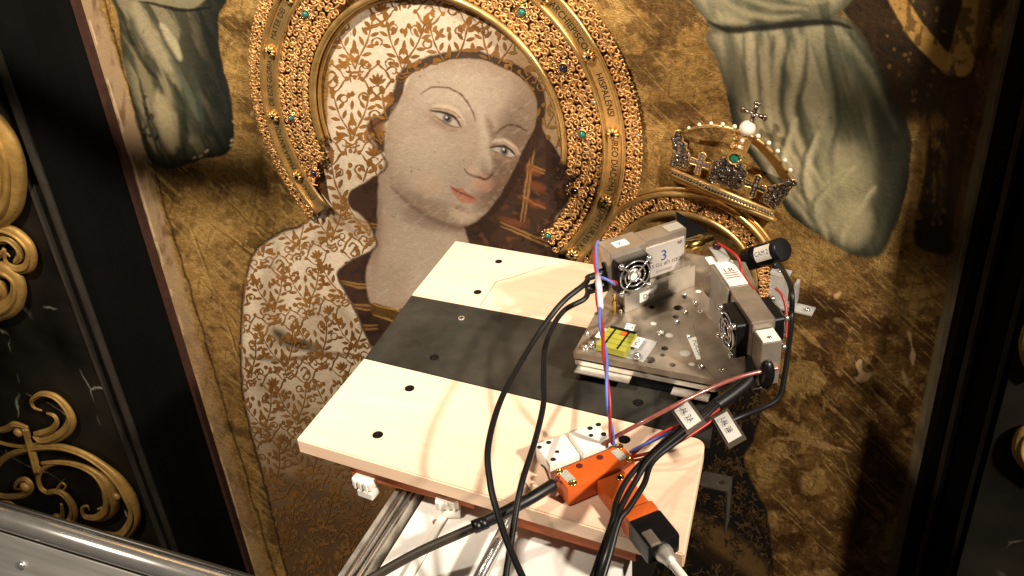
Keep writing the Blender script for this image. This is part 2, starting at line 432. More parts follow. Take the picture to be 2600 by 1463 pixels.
# --- left angel's drapery
def drape_l(w, s):
    X, Y = GX[w]/SD, GY[w]/SD
    f = vnoise(24, 120, seed=41, octaves=3, rot=-0.45)[w]
    base = L3(78, 76, 58)[None, None]*np.ones((*X.shape, 1))
    k = sstep(.45, .66, f)[..., None]; base = base*(1-k)+L3(146, 134, 104)*k
    d_ = sstep(430, 530, X-0.10*(Y-100))[..., None]*.93; base = base*(1-d_)+L3(22, 27, 24)*d_
    e = (1-sstep(0, 26, s))[..., None]*.6; return base*(1-e)+L3(28, 30, 24)*e
fill([(292, -40), (560, -40), (548, 50), (556, 140), (580, 240), (590, 345), (566, 388), (500, 403), (440, 424), (395, 418), (372, 390), (345, 330), (330, 250), (308, 150), (298, 50)],
     drape_l, 3.5, reg=ROBE_L, gilt=0.0)
for fp, wd, c, al in (([(335, 10), (365, 70), (400, 130), (430, 175)], 40, (178, 164, 132), .85), ([(405, 60), (430, 100), (455, 150)], 22, (204, 192, 156), .85),
                     ([(395, 235), (415, 290), (432, 380)], 42, (186, 168, 130), .9), ([(430, 150), (470, 230), (500, 300)], 20, (104, 108, 90), .7),
                     ([(340, 120), (365, 200), (385, 260)], 26, (160, 146, 112), .7), ([(480, 170), (500, 260), (510, 330)], 16, (64, 74, 66), .7),
                     ([(350, 200), (372, 300), (400, 385)], 10, (40, 40, 28), .8), ([(440, 215), (460, 300), (462, 390)], 26, (32, 42, 34), .85),
                     ([(300, 20), (340, 120), (370, 170), (395, 200)], 12, (34, 30, 20), .8)):
    stroke(fp, wd, L3(*c), al, soft=wd*.55, only=[ROBE_L])
fill([(330, -30), (520, -30), (500, 14), (460, 24), (400, 8), (350, 6)], L3(150, 140, 108), 5, .9); stroke([(350, 4), (420, 18), (470, 26), (530, 20)], 9, L3(20, 22, 16), .9)
for i in range(14): blob(360+random.random()*40, 240+random.random()*110, 4+random.random()*4, 6+random.random()*8, 20, L3(34, 26, 16), .8)
for x, y in ((488, 395), (505, 392), (520, 380), (584, 352), (583, 364)): blob(x, y, 9, 5, -30, L3(200, 176, 134), .9)

# --- lower right: black mantle
def dark_mantle(w, s):
    X = GX[w]; return L3(22, 17, 13)[None, None]*np.ones((*X.shape, 1))*(0.7+0.6*n2[w])[..., None]
fill([(1500, 1040), (1790, 1040), (1860, 985), (1905, 925), (1912, 1040), (1893, 1110), (1872, 1160), (1905, 1240), (1932, 1300), (1948, 1470), (1950, 1740), (1400, 1740), (1400, 1200)],
     dark_mantle, 4, reg=LOWER_, gilt=0.0)
stroke([(1735, 1300), (1800, 1350), (1880, 1410), (1940, 1480)], 62, L3(112, 82, 46), .8, soft=34)
stroke([(1745, 1370), (1810, 1420), (1870, 1480)], 30, L3(52, 34, 20), .8, soft=24)

# --- the figure: mantle and veil
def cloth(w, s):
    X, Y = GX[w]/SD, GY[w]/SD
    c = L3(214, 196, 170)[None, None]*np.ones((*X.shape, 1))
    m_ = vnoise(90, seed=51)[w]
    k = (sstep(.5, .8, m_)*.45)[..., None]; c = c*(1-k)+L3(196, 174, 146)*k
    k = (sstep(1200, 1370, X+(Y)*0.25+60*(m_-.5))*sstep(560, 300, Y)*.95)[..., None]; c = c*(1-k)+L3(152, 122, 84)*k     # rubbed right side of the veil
    k = (sstep(880, 1260, Y+0.25*(X-700)+40*(m_-.5))*.9)[..., None]; c = c*(1-k)+L3(150, 116, 74)*k             # lower mantle browner and darker downwards
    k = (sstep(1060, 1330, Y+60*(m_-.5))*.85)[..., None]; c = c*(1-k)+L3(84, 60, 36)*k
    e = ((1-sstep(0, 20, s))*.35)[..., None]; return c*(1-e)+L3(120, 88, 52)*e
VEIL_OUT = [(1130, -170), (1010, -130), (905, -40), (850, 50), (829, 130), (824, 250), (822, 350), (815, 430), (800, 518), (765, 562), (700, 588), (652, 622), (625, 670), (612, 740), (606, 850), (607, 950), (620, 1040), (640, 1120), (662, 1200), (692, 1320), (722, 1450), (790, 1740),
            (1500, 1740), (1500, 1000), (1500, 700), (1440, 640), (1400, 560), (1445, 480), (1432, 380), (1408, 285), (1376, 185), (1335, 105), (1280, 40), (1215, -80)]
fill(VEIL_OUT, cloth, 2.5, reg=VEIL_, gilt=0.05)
w = win(600, 1500, -300, 1760)
# soft folds in the cloth (paint, not light)
for fp, wd, c, al in (([(700, 620), (672, 720), (690, 830), (720, 870)], 46, (150, 128, 100), .55), ([(690, 830), (730, 862), (775, 872)], 26, (40, 28, 18), .85),
                     ([(770, 690), (800, 780), (812, 880)], 60, (176, 154, 124), .45), ([(615, 900), (720, 905), (830, 890), (930, 905)], 12, (112, 78, 46), .75),
                     ([(640, 960), (720, 1010), (790, 1080)], 50, (140, 110, 76), .5), ([(650, 1080), (740, 1140), (830, 1180)], 54, (110, 84, 54), .55),
                     ([(680, 1200), (780, 1240), (880, 1270)], 50, (84, 62, 38), .55), ([(700, 1290), (800, 1330), (900, 1350)], 60, (92, 66, 40), .5),
                     ([(850, 470), (840, 560), (780, 620)], 44, (152, 128, 98), .55), ([(800, 520), (862, 560), (905, 600)], 24, (118, 92, 64), .55),
                     ([(880, 545), (925, 570), (935, 620)], 34, (120, 96, 70), .6), ([(830, 700), (850, 760), (900, 860)], 26, (168, 142, 110), .5)):
    stroke(fp, wd, L3(*c), al, soft=wd*.8, only=[VEIL_])
blob(770, 870, 62, 20, 14, L3(30, 22, 16), .75, [VEIL_])
# outline of the mantle
stroke([(812, 440), (800, 518), (765, 562), (700, 588), (652, 622), (625, 670), (612, 740), (606, 850), (607, 950), (620, 1040), (640, 1120), (662, 1200), (692, 1320), (722, 1450)], 7, L3(52, 32, 18), .85, soft=4, taper=False)

# dark dress between veil and neck, right lining
def dress(w, s):
    X = GX[w]; c = L3(62, 42, 30)[None, None]*np.ones((*X.shape, 1)); k = (sstep(.5, .7, n2[w])*.5)[..., None]
    return c*(1-k)+L3(34, 22, 18)*k
fill([(955, 440), (985, 450), (975, 560), (960, 640), (950, 760), (1010, 790), (1080, 830), (1060, 900), (980, 870), (935, 872), (898, 790), (866, 730), (848, 688), (882, 655), (936, 626), (945, 598), (920, 552), (880, 520), (876, 488), (910, 462)], dress, 3, reg=DRESS_, gilt=0)
fill([(1340, 300), (1380, 350), (1425, 420), (1450, 470), (1420, 520), (1395, 560), (1400, 600), (1440, 650), (1500, 690), (1500, 760), (1150, 760), (1140, 640), (1150, 560), (1230, 490), (1290, 400)], dress, 3, reg=DRESS_, gilt=0)
for a, b in (((884, 548), (948, 566)), ((884, 556), (946, 574)), ((858, 706), (930, 716)), ((862, 714), (930, 724)), ((878, 764), (936, 768)), ((884, 772), (936, 778)), ((900, 818), (950, 818)), ((902, 826), (950, 828)),
             ((1292, 400), (1372, 428)), ((1300, 408), (1370, 436)), ((1340, 330), (1310, 560)), ((1348, 332), (1318, 562)), ((1312, 492), (1372, 526)), ((1260, 560), (1390, 612)), ((1262, 570), (1386, 620)), ((1160, 610), (1300, 640))):
    stroke([a, ((a[0]+b[0])/2, (a[1]+b[1])/2+2), b], 5.5, L3(150, 108, 60), .85, soft=3)
for i in range(70):
    x, y = 1200+random.random()*230, 420+random.random()*220
    blob(x, y, 6+random.random()*12, 3+random.random()*5, random.random()*180, L3(104, 64, 38) if random.random() < .6 else L3(26, 16, 12), .55, [DRESS_])
for x, y, rx, ry in ((1340, 430, 30, 16), (1350, 470, 34, 16), (1345, 512, 40, 14), (1290, 560, 50, 12)): blob(x, y, rx, ry, 18, L3(128, 70, 38), .55, [DRESS_])

# hair, neck, face
stroke([(962, 372), (950, 345), (936, 318), (975, 288), (1000, 232), (1018, 186), (1075, 156), (1168, 136), (1232, 150), (1300, 178), (1346, 214), (1362, 262), (1352, 320), (1330, 380), (1290, 450), (1245, 520), (1190, 560)], 25, L3(50, 32, 20), .95, soft=8, taper=False)
blob(948, 330, 34, 48, 10, L3(118, 78, 44), .95)
stroke([(934, 300), (940, 340), (962, 372)], 8, L3(50, 30, 18), .8)
def skin(w, s):
    X, Y = GX[w]/SD, GY[w]/SD
    c = L3(178, 158, 136)[None, None]*np.ones((*X.shape, 1))
    k = (sstep(.48, .75, vnoise(70, seed=61)[w])*.35)[..., None]; c = c*(1-k)+L3(186, 164, 138)*k
    e = ((1-sstep(0, 52, s))*.5)[..., None]; return c*(1-e)+L3(150, 122, 94)*e
stroke([(846, 70), (826, 150), (818, 260), (818, 360)], 12, L3(150, 112, 58), .8, soft=6, taper=False)
fill([(958, 420), (950, 500), (945, 600), (922, 680), (926, 742), (945, 772), (1010, 778), (1080, 800), (1150, 760), (1180, 640), (1160, 560), (1100, 520), (1010, 450)], skin, 3.5, reg=SKIN_, gilt=0)
blob(1065, 610, 110, 120, 0, L3(176, 160, 136), .5, [SKIN_]); blob(980, 700, 70, 60, 0, L3(146, 126, 104), .45, [SKIN_])
blob(1090, 555, 120, 34, 14, L3(122, 100, 80), .6, [SKIN_]); blob(940, 560, 26, 150, 0, L3(132, 106, 80), .6, [SKIN_])
FACE = [(1012, 238), (1036, 190), (1090, 166), (1152, 150), (1215, 152), (1288, 184), (1330, 218), (1350, 262), (1346, 312), (1326, 352), (1304, 400), (1276, 455), (1244, 508), (1212, 545), (1172, 568), (1125, 560), (1070, 535), (1010, 492), (968, 442), (966, 390), (974, 320), (988, 272)]
fill(FACE, skin, 3, reg=SKIN_, gilt=0)
only = [SKIN_]
stroke([(985, 470), (1040, 522), (1100, 556), (1165, 572), (1215, 548), (1262, 494)], 13, L3(104, 80, 62), .75, soft=12, only=only)
blob(1130, 225, 150, 80, 10, L3(194, 176, 152), .6, only); blob(1070, 400, 90, 100, 0, L3(198, 178, 152), .6, only)
blob(1010, 330, 40, 120, 8, L3(188, 166, 138), .5, only)
blob(1310, 340, 90, 130, 14, L3(108, 86, 68), .8, only); blob(1270, 430, 74, 104, 24, L3(112, 84, 66), .85, only); blob(1240, 505, 70, 60, 30, L3(110, 82, 64), .7, only)
blob(1330, 250, 60, 100, 0, L3(150, 128, 104), .6, only)
blob(1100, 535, 150, 44, 22, L3(132, 108, 88), .5, only); blob(1160, 540, 44, 24, 20, L3(206, 182, 152), .6, only)
blob(1212, 462, 40, 30, 0, L3(204, 150, 124), .55, only); blob(1085, 465, 60, 40, 20, L3(208, 176, 146), .5, only)
# nose: one clear ridge, shaded flank, wing and tip
stroke([(1206, 268), (1216, 330), (1228, 390), (1232, 428)], 24, L3(206, 190, 166), .5, soft=24, only=only)
stroke([(1226, 300), (1242, 360), (1246, 420)], 20, L3(118, 92, 72), .7, soft=18, only=only)
stroke([(1192, 300), (1190, 360), (1182, 408)], 22, L3(176, 150, 124), .55, soft=20, only=only)
stroke([(1168, 424), (1180, 438), (1200, 446), (1222, 452), (1236, 444), (1242, 430)], 6.5, L3(82, 54, 40), .9, soft=4, only=only)
blob(1192, 430, 26, 18, 20, L3(200, 166, 138), .6, only)
# brows
stroke([(1056, 238), (1085, 222), (1125, 222), (1160, 240), (1188, 278), (1196, 305)], 5.5, L3(104, 70, 48), .9, soft=3.5, only=only)
stroke([(1246, 338), (1266, 320), (1296, 316), (1328, 330)], 5.5, L3(90, 60, 42), .9, soft=3.5, only=only)
# eyes
def eye(cx, cy, hw, hh, ang, gaze):
    a = math.radians(ang); c_, s_ = math.cos(a), math.sin(a)
    def q(u, v): return (cx+u*hw*c_-v*hh*s_, cy+u*hw*s_+v*hh*c_)
    blob(cx, cy-2, hw*1.9, hh*3.1, ang, L3(150, 122, 98), .6, only)
    stroke([q(-1.15, -1.2), q(-.4, -2.1), q(.4, -1.9), q(1.2, -.6)], 14, L3(216, 196, 166), .7, soft=10, only=only)
    al = [q(-1, .15), q(-.55, -.62), q(0, -.9), q(.5, -.65), q(1, .25), q(.55, .7), q(0, .85), q(-.5, .6)]
    fill(al, L3(184, 172, 154), 2, .95)
    gx, gy = q(gaze, -.08); blob(gx, gy, hh*1.16, hh*1.16, 0, L3(74, 76, 74), 1, power=.5); blob(gx, gy, hh*.60, hh*.60, 0, L3(20, 20, 22), 1, power=.5)
    blob(gx-2.5, gy-3.5, 4, 4, 0, L3(226, 226, 220), .9)
    stroke([q(-1.25, .1), q(-.6, -.66), q(0, -.98), q(.55, -.75), q(1.08, .25)], 6.5, L3(46, 30, 24), .95, soft=3.5)
    stroke([q(-.9, .3), q(-.4, .74), q(.1, .94), q(.6, .78), q(1.02, .3)], 4, L3(120, 88, 70), .85, soft=3)
    stroke([q(-1.0, 1.0), q(0, 1.7), q(.9, 1.2)], 9, L3(150, 120, 98), .6, soft=8, only=only)
    stroke([q(-1.1, -.7), q(-.2, -1.75), q(.7, -1.35), q(1.15, -.5)], 3.5, L3(130, 96, 74), .7, soft=3, only=only)
eye(1124, 300, 39, 13.0, 26, .02); eye(1268, 381, 31, 11.5, 16, .0)
# mouth
fill([(1132, 466), (1150, 476), (1162, 474), (1174, 486), (1192, 496), (1198, 504), (1180, 512), (1158, 506), (1142, 490)], L3(176, 104, 80), 3, .85)
stroke([(1130, 466), (1150, 482), (1172, 492), (1196, 503)], 4.5, L3(120, 56, 42), .9, soft=3)
blob(1166, 503, 20, 7, 24, L3(196, 130, 106), .6, only); blob(1160, 524, 34, 10, 24, L3(146, 112, 92), .65, only)
# neckline trim
fill([(938, 762), (1010, 782), (1080, 806), (1075, 836), (1005, 812), (940, 792)], L3(112, 80, 40), 2.5, gilt=.6); stroke([(938, 764), (1010, 784), (1080, 808)], 5, L3(206, 160, 84), .9, soft=3); stroke([(940, 792), (1005, 812), (1075, 838)], 5, L3(196, 150, 76), .9, soft=3)
# edge of the veil where it laps over dress and neck
stroke([(1012, 222), (985, 282), (926, 330), (926, 348), (962, 392), (972, 420), (932, 455), (882, 484), (886, 522), (925, 556), (945, 600), (940, 626), (888, 652), (850, 688), (870, 738), (898, 792), (937, 880)], 6, L3(66, 42, 26), .8, soft=4, taper=False)
# fine craquelure and abrasion over flesh and cloth
cr = np.abs(vnoise(34, seed=71, octaves=3)-.5); fig = np.isin(REG, [VEIL_, SKIN_, ROBE_R, ROBE_L])
blend(np.s_[:, :], L3(112, 86, 62), fig*(1-sstep(0, .012, cr))*.16)
ab = vnoise(18, 7, seed=72, octaves=3, rot=-.6); blend(np.s_[:, :], L3(226, 214, 194), np.isin(REG, [SKIN_])*sstep(.62, .74, ab)*.14)
ab2 = vnoise(11, seed=73, octaves=2); blend(np.s_[:, :], L3(84, 60, 44), fig*sstep(.86, .90, ab2)*.5)
PIG *= (1+(n3-.5)*np.where(REG == SKIN_, .10, np.where(REG == GOLD_, .34, .24)))[..., None]

# --- ledge of raw plaster along the left edge, limestone strip along the right edge
ex = 203+0.300*GY                                            # painted edge in the photograph
u = GX-ex; ln = vnoise(22, 60, seed=81)
A = (u > -30)*(1-sstep(44, 56, u+12*(ln-.5)+(GY-200)*0.01))
A *= 1-0.55*sstep(500, 1100, GY)
blend(np.s_[:, :], L3(158, 132, 100)*1.0, A*.95); REG[(A > .5)] = LEDGE_; GILT *= 1-A
blend(np.s_[:, :], L3(92, 58, 30), A*sstep(.5, .75, ln)*.7)
blend(np.s_[:, :], L3(40, 24, 14), (1-sstep(0, 5, np.abs(u-58-14*(ln-.5))))*.8*(u > 0))
blend(np.s_[:, :], L3(214, 190, 156), (1-sstep(0, 4, np.abs(u-9-6*(ln-.5))))*.7*(ln > .45))
ex2 = 2583-0.2125*GY; u2 = ex2-GX
A = (1-sstep(20, 28, u2+5*(ln-.5))); blend(np.s_[:, :], L3(126, 110, 84), A*.9); GILT *= 1-A; REG[A > .5] = 10
# plaster losses
for P_, al in (([(2152, 916), (2162, 904), (2170, 908), (2168, 924), (2178, 936), (2194, 938), (2186, 956), (2166, 962), (2150, 952), (2160, 938)], .85), ([(2280, 836), (2290, 838), (2292, 866), (2302, 892), (2298, 920), (2288, 900), (2290, 870)], .8),
               ([(2098, 742), (2112, 734), (2115, 741), (2103, 750)], .75), ([(2272, 930), (2284, 960), (2276, 968), (2268, 945)], .5), ([(2095, 802), (2108, 800), (2124, 812), (2108, 814)], .45)):
    fill(P_, L3(204, 170, 124), 3, al, gilt=0)
stroke([(1920, 1120), (1950, 1103), (2010, 1106), (2050, 1118), (2100, 1128), (2140, 1134)], 9, L3(176, 138, 86), .9, soft=5)
stroke([(2055, 1110), (2075, 1120), (2090, 1128)], 16, L3(190, 152, 100), .8, soft=8)
for i in range(120):
    x, y = 1950+random.random()*420, 640+random.random()*820
    if x > 2440-(y)*0.21-60: continue
    blob(x, y, 4+random.random()*7, 3+random.random()*5, random.random()*180, L3(180, 142, 90), .45)
for i in range(90):
    x, y = 560+random.random()*230, 20+random.random()*620
    if REG[np.searchsorted(AY, y*SD), np.searchsorted(AX, x*SD)] == GOLD_: blob(x, y, 3+random.random()*6, 3+random.random()*6, random.random()*180, L3(226, 194, 130) if random.random() < .6 else L3(60, 36, 18), .45)

PIG[np.isin(REG, [ROBE_R, ROBE_L])] *= np.array([.74, .74, .70])
PIG[REG == SKIN_] *= np.array([.86, .86, .88])
PIG = np.clip(PIG, 0.004, 0.9)
# world positions of the grid on the wall
dv = np.stack([GX-CX, GY-CY, np.full_like(GX, FPX)], -1) @ ROT.T
tt = DIST/dv[..., 1]
PX_ = dv[..., 0]*tt; PZ_ = CAMZ+dv[..., 2]*tt
painting = thing('painting', 'large old panel painting of a veiled woman on a worn gold ground', 'painting', (-0.585, 0.0, 0.0))
M_paint = bpy.data.materials.new('tempera_and_gold_leaf'); M_paint.use_nodes = True
def paint_material(M):
    nt = M.node_tree; N = nt.nodes; L = nt.links; b = N['Principled BSDF']
    a = N.new('ShaderNodeAttribute'); a.attribute_name = 'Col'; g = N.new('ShaderNodeAttribute'); g.attribute_name = 'gilt'
    tc = N.new('ShaderNodeTexCoord')
    n = N.new('ShaderNodeTexNoise'); n.inputs['Scale'].default_value = 420; n.inputs['Detail'].default_value = 4; L.new(tc.outputs['Object'], n.inputs['Vector'])
    n2_ = N.new('ShaderNodeTexNoise'); n2_.inputs['Scale'].default_value = 95; n2_.inputs['Detail'].default_value = 6; n2_.inputs['Roughness'].default_value = .7; L.new(tc.outputs['Object'], n2_.inputs['Vector'])
    mr = N.new('ShaderNodeMapRange'); mr.inputs[1].default_value = .25; mr.inputs[2].default_value = .75; mr.inputs[3].default_value = .93; mr.inputs[4].default_value = 1.07
    nz = N.new('ShaderNodeTexNoise'); nz.inputs['Scale'].default_value = 170; nz.inputs['Detail'].default_value = 5; nz.inputs['Roughness'].default_value = .75; L.new(tc.outputs['Object'], nz.inputs['Vector'])
    zr = N.new('ShaderNodeMapRange'); zr.inputs[1].default_value = .36; zr.inputs[2].default_value = .66; zr.inputs[3].default_value = -.4; zr.inputs[4].default_value = .5; L.new(nz.outputs['Fac'], zr.inputs[0])
    zg = N.new('ShaderNodeMath'); zg.operation = 'MULTIPLY'; L.new(zr.outputs[0], zg.inputs[0]); L.new(g.outputs['Fac'], zg.inputs[1])
    za = N.new('ShaderNodeMath'); za.operation = 'ADD'; L.new(zg.outputs[0], za.inputs[0]); L.new(mr.outputs[0], za.inputs[1])
    L.new(n.outputs['Fac'], mr.inputs[0])
    mx = N.new('ShaderNodeMix'); mx.data_type = 'RGBA'; mx.blend_type = 'MULTIPLY'; mx.inputs[0].default_value = 1
    L.new(a.outputs['Color'], mx.inputs[6]); L.new(za.outputs[0], mx.inputs[7]); L.new(mx.outputs[2], b.inputs['Base Color'])
    mm = N.new('ShaderNodeMath'); mm.operation = 'MULTIPLY'; mm.inputs[1].default_value = .75; L.new(g.outputs['Fac'], mm.inputs[0]); L.new(mm.outputs[0], b.inputs['Metallic'])
    r = N.new('ShaderNodeMapRange'); r.inputs[3].default_value = .62; r.inputs[4].default_value = .40; L.new(g.outputs['Fac'], r.inputs[0]); L.new(r.outputs[0], b.inputs['Roughness'])
    b.inputs['Specular IOR Level'].default_value = .3
    hs = N.new('ShaderNodeMath'); hs.operation = 'MULTIPLY_ADD'; hs.inputs[1].default_value = .35; L.new(n.outputs['Fac'], hs.inputs[0]); L.new(n2_.outputs['Fac'], hs.inputs[2])
    bs = N.new('ShaderNodeMapRange'); bs.inputs[3].default_value = .25; bs.inputs[4].default_value = 1.0; L.new(g.outputs['Fac'], bs.inputs[0])
    bp = N.new('ShaderNodeBump'); bp.inputs['Distance'].default_value = .005; L.new(hs.outputs[0], bp.inputs['Height']); L.new(bs.outputs[0], bp.inputs['Strength']); L.new(bp.outputs['Normal'], b.inputs['Normal'])
paint_material(M_paint)
# one mesh for every painted area
j, i = np.mgrid[0:NH-1, 0:NW-1]
quad = np.stack([j*NW+i, (j+1)*NW+i, (j+1)*NW+i+1, j*NW+i+1], -1).reshape(-1, 4)
qreg = REG[:-1, :-1].reshape(-1)
cxq = PX_[:-1, :-1].reshape(-1)
keep = (cxq > -1.30) & (cxq < 0.115)
flatP = np.stack([PX_.ravel()+0.585, np.zeros(NH*NW), PZ_.ravel()], -1)
for rid, nm in ((GOLD_, 'gilded_ground'), (VEIL_, 'painted_mantle'), (SKIN_, 'painted_face'), (DRESS_, 'painted_dress'), (ROBE_R, 'painted_drapery'), (ROBE_L, 'painted_drapery'), (DARK_, 'painted_robe'), (LEDGE_, 'plaster_edge'), (LOWER_, 'painted_black_cloth'), (10, 'limestone_edge')):
    q = quad[(qreg == rid) & keep]
    ids, inv = np.unique(q, return_inverse=True); inv = inv.reshape(-1, 4)
    me = bpy.data.meshes.new(nm); me.vertices.add(len(ids)); me.vertices.foreach_set('co', flatP[ids].astype(np.float32).ravel())
    me.loops.add(inv.size); me.loops.foreach_set('vertex_index', inv.astype(np.int32).ravel())
    me.polygons.add(len(inv)); me.polygons.foreach_set('loop_start', np.arange(0, inv.size, 4, dtype=np.int32)); me.polygons.foreach_set('loop_total', np.full(len(inv), 4, np.int32))
    me.update(calc_edges=True)
    at = me.color_attributes.new('Col', 'FLOAT_COLOR', 'POINT'); at.data.foreach_set('color', np.c_[PIG.reshape(-1, 3)[ids], np.ones(len(ids))].astype(np.float32).ravel())
    ga = me.attributes.new('gilt', 'FLOAT', 'POINT'); ga.data.foreach_set('value', GILT.reshape(-1)[ids].astype(np.float32))
    me.materials.append(M_paint); o = bpy.data.objects.new(nm, me); COL.objects.link(o); o.parent = painting
    o.location = (0, 0, 0)
# ------------------------------------------------------------------ painted-on gilt leaf pattern of mantle and black cloth (flat leaf shapes lying on the panel)
def reg_at(x, y):
    if not (AX[0] < x < AX[-1] and AY[0] < y < AY[-1]): return -1
    return REG[min(np.searchsorted(AY, y), NH-1), min(np.searchsorted(AX, x), NW-1)]
M_broc = mat('shell_gold_paint', (150, 100, 44), rough=.5, metal=.05, attr=True, var=.35, vscale=55, bump=.2, bscale=500)
def pat_color(x, y):
    c = L3(132, 88, 42)*(1-.3*random.random())
    g = 0.5+0.5*math.sin(x*0.021+y*0.013)*math.sin(y*0.017-x*0.008); c = c*(1-.4*g)+L3(178, 128, 62)*.4*g
    fade = 0.0
    if y < 560: fade = max(0, min(.7, (x+y*.25-1190)/180))
    if y > 880: fade = max(fade, min(.55, (y+.25*(x-700)-930)/420))
    return c*(1-fade)+L3(120, 88, 50)*fade
class Pat:
    def __init__(self, reg, colfun, y): self.mb = MB(); self.reg = reg; self.cf = colfun; self.y = y; self.n = 0
    def P(self, p): return W(p[0], p[1], self.y-self.n*1.5e-7)
    def leaf(self, a, b, wd):
        a, b = np.array(a), np.array(b); m_ = (a+b)/2; self.n += 1
        if reg_at(*m_) != self.reg or reg_at(*a) != self.reg or reg_at(*b) != self.reg: return
        t = b-a; L_ = np.linalg.norm(t)+1e-9; t /= L_; n = np.array([-t[1], t[0]])
        pts = [a, a+t*L_*.25+n*wd*.38, a+t*L_*.55+n*wd*.5, a+t*L_*.82+n*wd*.3, b, a+t*L_*.82-n*wd*.3, a+t*L_*.55-n*wd*.5, a+t*L_*.25-n*wd*.38]
        self.mb.color(self.cf(*m_)).add([self.P(p) for p in pts], [list(range(8))])
    def line(self, pts, wd):
        pts = [np.array(p) for p in pts]; run = []; self.n += 1
        c = self.cf(*pts[len(pts)//2]); self.mb.color(c)
        def flush():
            if len(run) > 1:
                vs_ = []
                for i, p in enumerate(run):
                    t = run[min(i+1, len(run)-1)]-run[max(i-1, 0)]; t = t/(np.linalg.norm(t)+1e-9); n = np.array([-t[1], t[0]])*wd/2*(0.75+.35*math.sin(i*1.7+p[0]))
                    vs_ += [self.P(p+n), self.P(p-n)]
                self.mb.add(vs_, [[2*i, 2*i+1, 2*i+3, 2*i+2] for i in range(len(run)-1)])
            run.clear()
        for p in pts:
            if reg_at(*p) == self.reg: run.append(p)
            else: flush()
        flush()
    def dot(self, c, r):
        self.n += 1
        if reg_at(*c) != self.reg: return
        k = 8; a0 = random.random()*6; self.mb.color(self.cf(*c)).add([self.P((c[0]+r*math.cos(a0+6.283*i/k)*(1+.2*math.sin(i*2.1)), c[1]+r*1.25*math.sin(a0+6.283*i/k))) for i in range(k)], [list(range(k))])
def xf(c, s, rot):
    ca, sa = math.cos(rot), math.sin(rot)
    return lambda p: (c[0]+s*(p[0]*ca-p[1]*sa), c[1]+s*(p[0]*sa+p[1]*ca))
def spray(pt, c, s, rot, nl=5):
    T = xf(c, s, rot); jj = lambda k: (random.random()-.5)*k
    for sg in (-1, 1):
        st = catmull([(0, .46), (sg*.10, .22), (sg*.26, -.08), (sg*.36, -.44)], 5)
        pt.line([T(p) for p in st], s*.034)
        for i in range(nl):
            k = int((i+1)/(nl+.4)*(len(st)-1)); p = st[k]; ln = .25*(1-.22*i/nl)
            tx, ty = st[min(k+1, len(st)-1)]-st[k-1]; n_ = math.hypot(tx, ty); tx /= n_; ty /= n_
            for side in (-1, 1):
                dx = tx*.62+side*(-ty)*.78; dy = ty*.62+side*tx*.78
                b0 = (p[0]+dx*.035, p[1]+dy*.035)
                pt.leaf(T(b0), T((p[0]+dx*ln+jj(.04), p[1]+dy*ln+jj(.04))), s*.074)
        e = st[-1]; pt.leaf(T(e), T((e[0]+sg*.05, e[1]-.2)), s*.12)
    pt.leaf(T((0, .18)), T((0, -.12)), s*.08); pt.leaf(T((0, -.16)), T((.02, -.36)), s*.075)
    for q in (.53, .60): pt.line([T((-.11, q-.02)), T((0, q+.02)), T((.11, q-.03))], s*.04)
def lozenge(pt, c, s, rot, v=0):
    T = xf(c, s, rot); w, h = .36, .42
    cor = [(0, -h), (w, 0), (0, h), (-w, 0)]
    for i in range(4):
        a, b = np.array(cor[i]), np.array(cor[(i+1) % 4]); m_ = (a+b)/2
        pt.line([T(a+(b-a)*k/5+(m_*.10 if k in (2, 3) else 0)) for k in range(6)], s*.050)
    for q in cor: pt.dot(T(np.array(q)*1.07), s*.050)
    for sg in (-1, 1):   # hooks on the shoulders
        pt.line([T(p) for p in catmull([(sg*.2, -.24), (sg*.34, -.36), (sg*.46, -.30), (sg*.44, -.18), (sg*.36, -.20)], 4)], s*.048)
    if v % 2:
        for k in range(5):
            a = -1.57+(k-2)*.5; pt.leaf(T((.0, .12)), T((.26*math.cos(a), .12+.30*math.sin(a))), s*.09)
        pt.line([T(p) for p in catmull([(-.12, .2), (0, .14), (.12, .2)], 4)], s*.04)
    else:
        pt.line([T(p) for p in catmull([(-.14, -.1), (-.02, -.2), (.1, -.1), (-.02, .04), (-.12, .14), (0, .24), (.13, .14)], 4)], s*.062)
        for k in range(3): pt.leaf(T((.02, .0)), T((.17, -.06+.09*k)), s*.08)
def filler(pt, c, s, rot, v):
    T = xf(c, s, rot)
    if v % 3 == 0:
        k = [T((.11*math.cos(a*.7), .11*math.sin(a*.7))) for a in range(10)]; pt.line(k, s*.048)
    elif v % 3 == 1:
        for a in (0.3, 1.57, 2.84): pt.leaf(T((0, .1)), T((.2*math.cos(a), .1-.24*math.sin(a))), s*.11)
    else:
        pt.line([T(p) for p in catmull([(-.12, .12), (-.14, -.06), (0, -.14), (.12, -.04), (.06, .06)], 4)], s*.050); pt.dot(T((-.02, .0)), s*.048)
pv = Pat(VEIL_, pat_color, -0.0005)
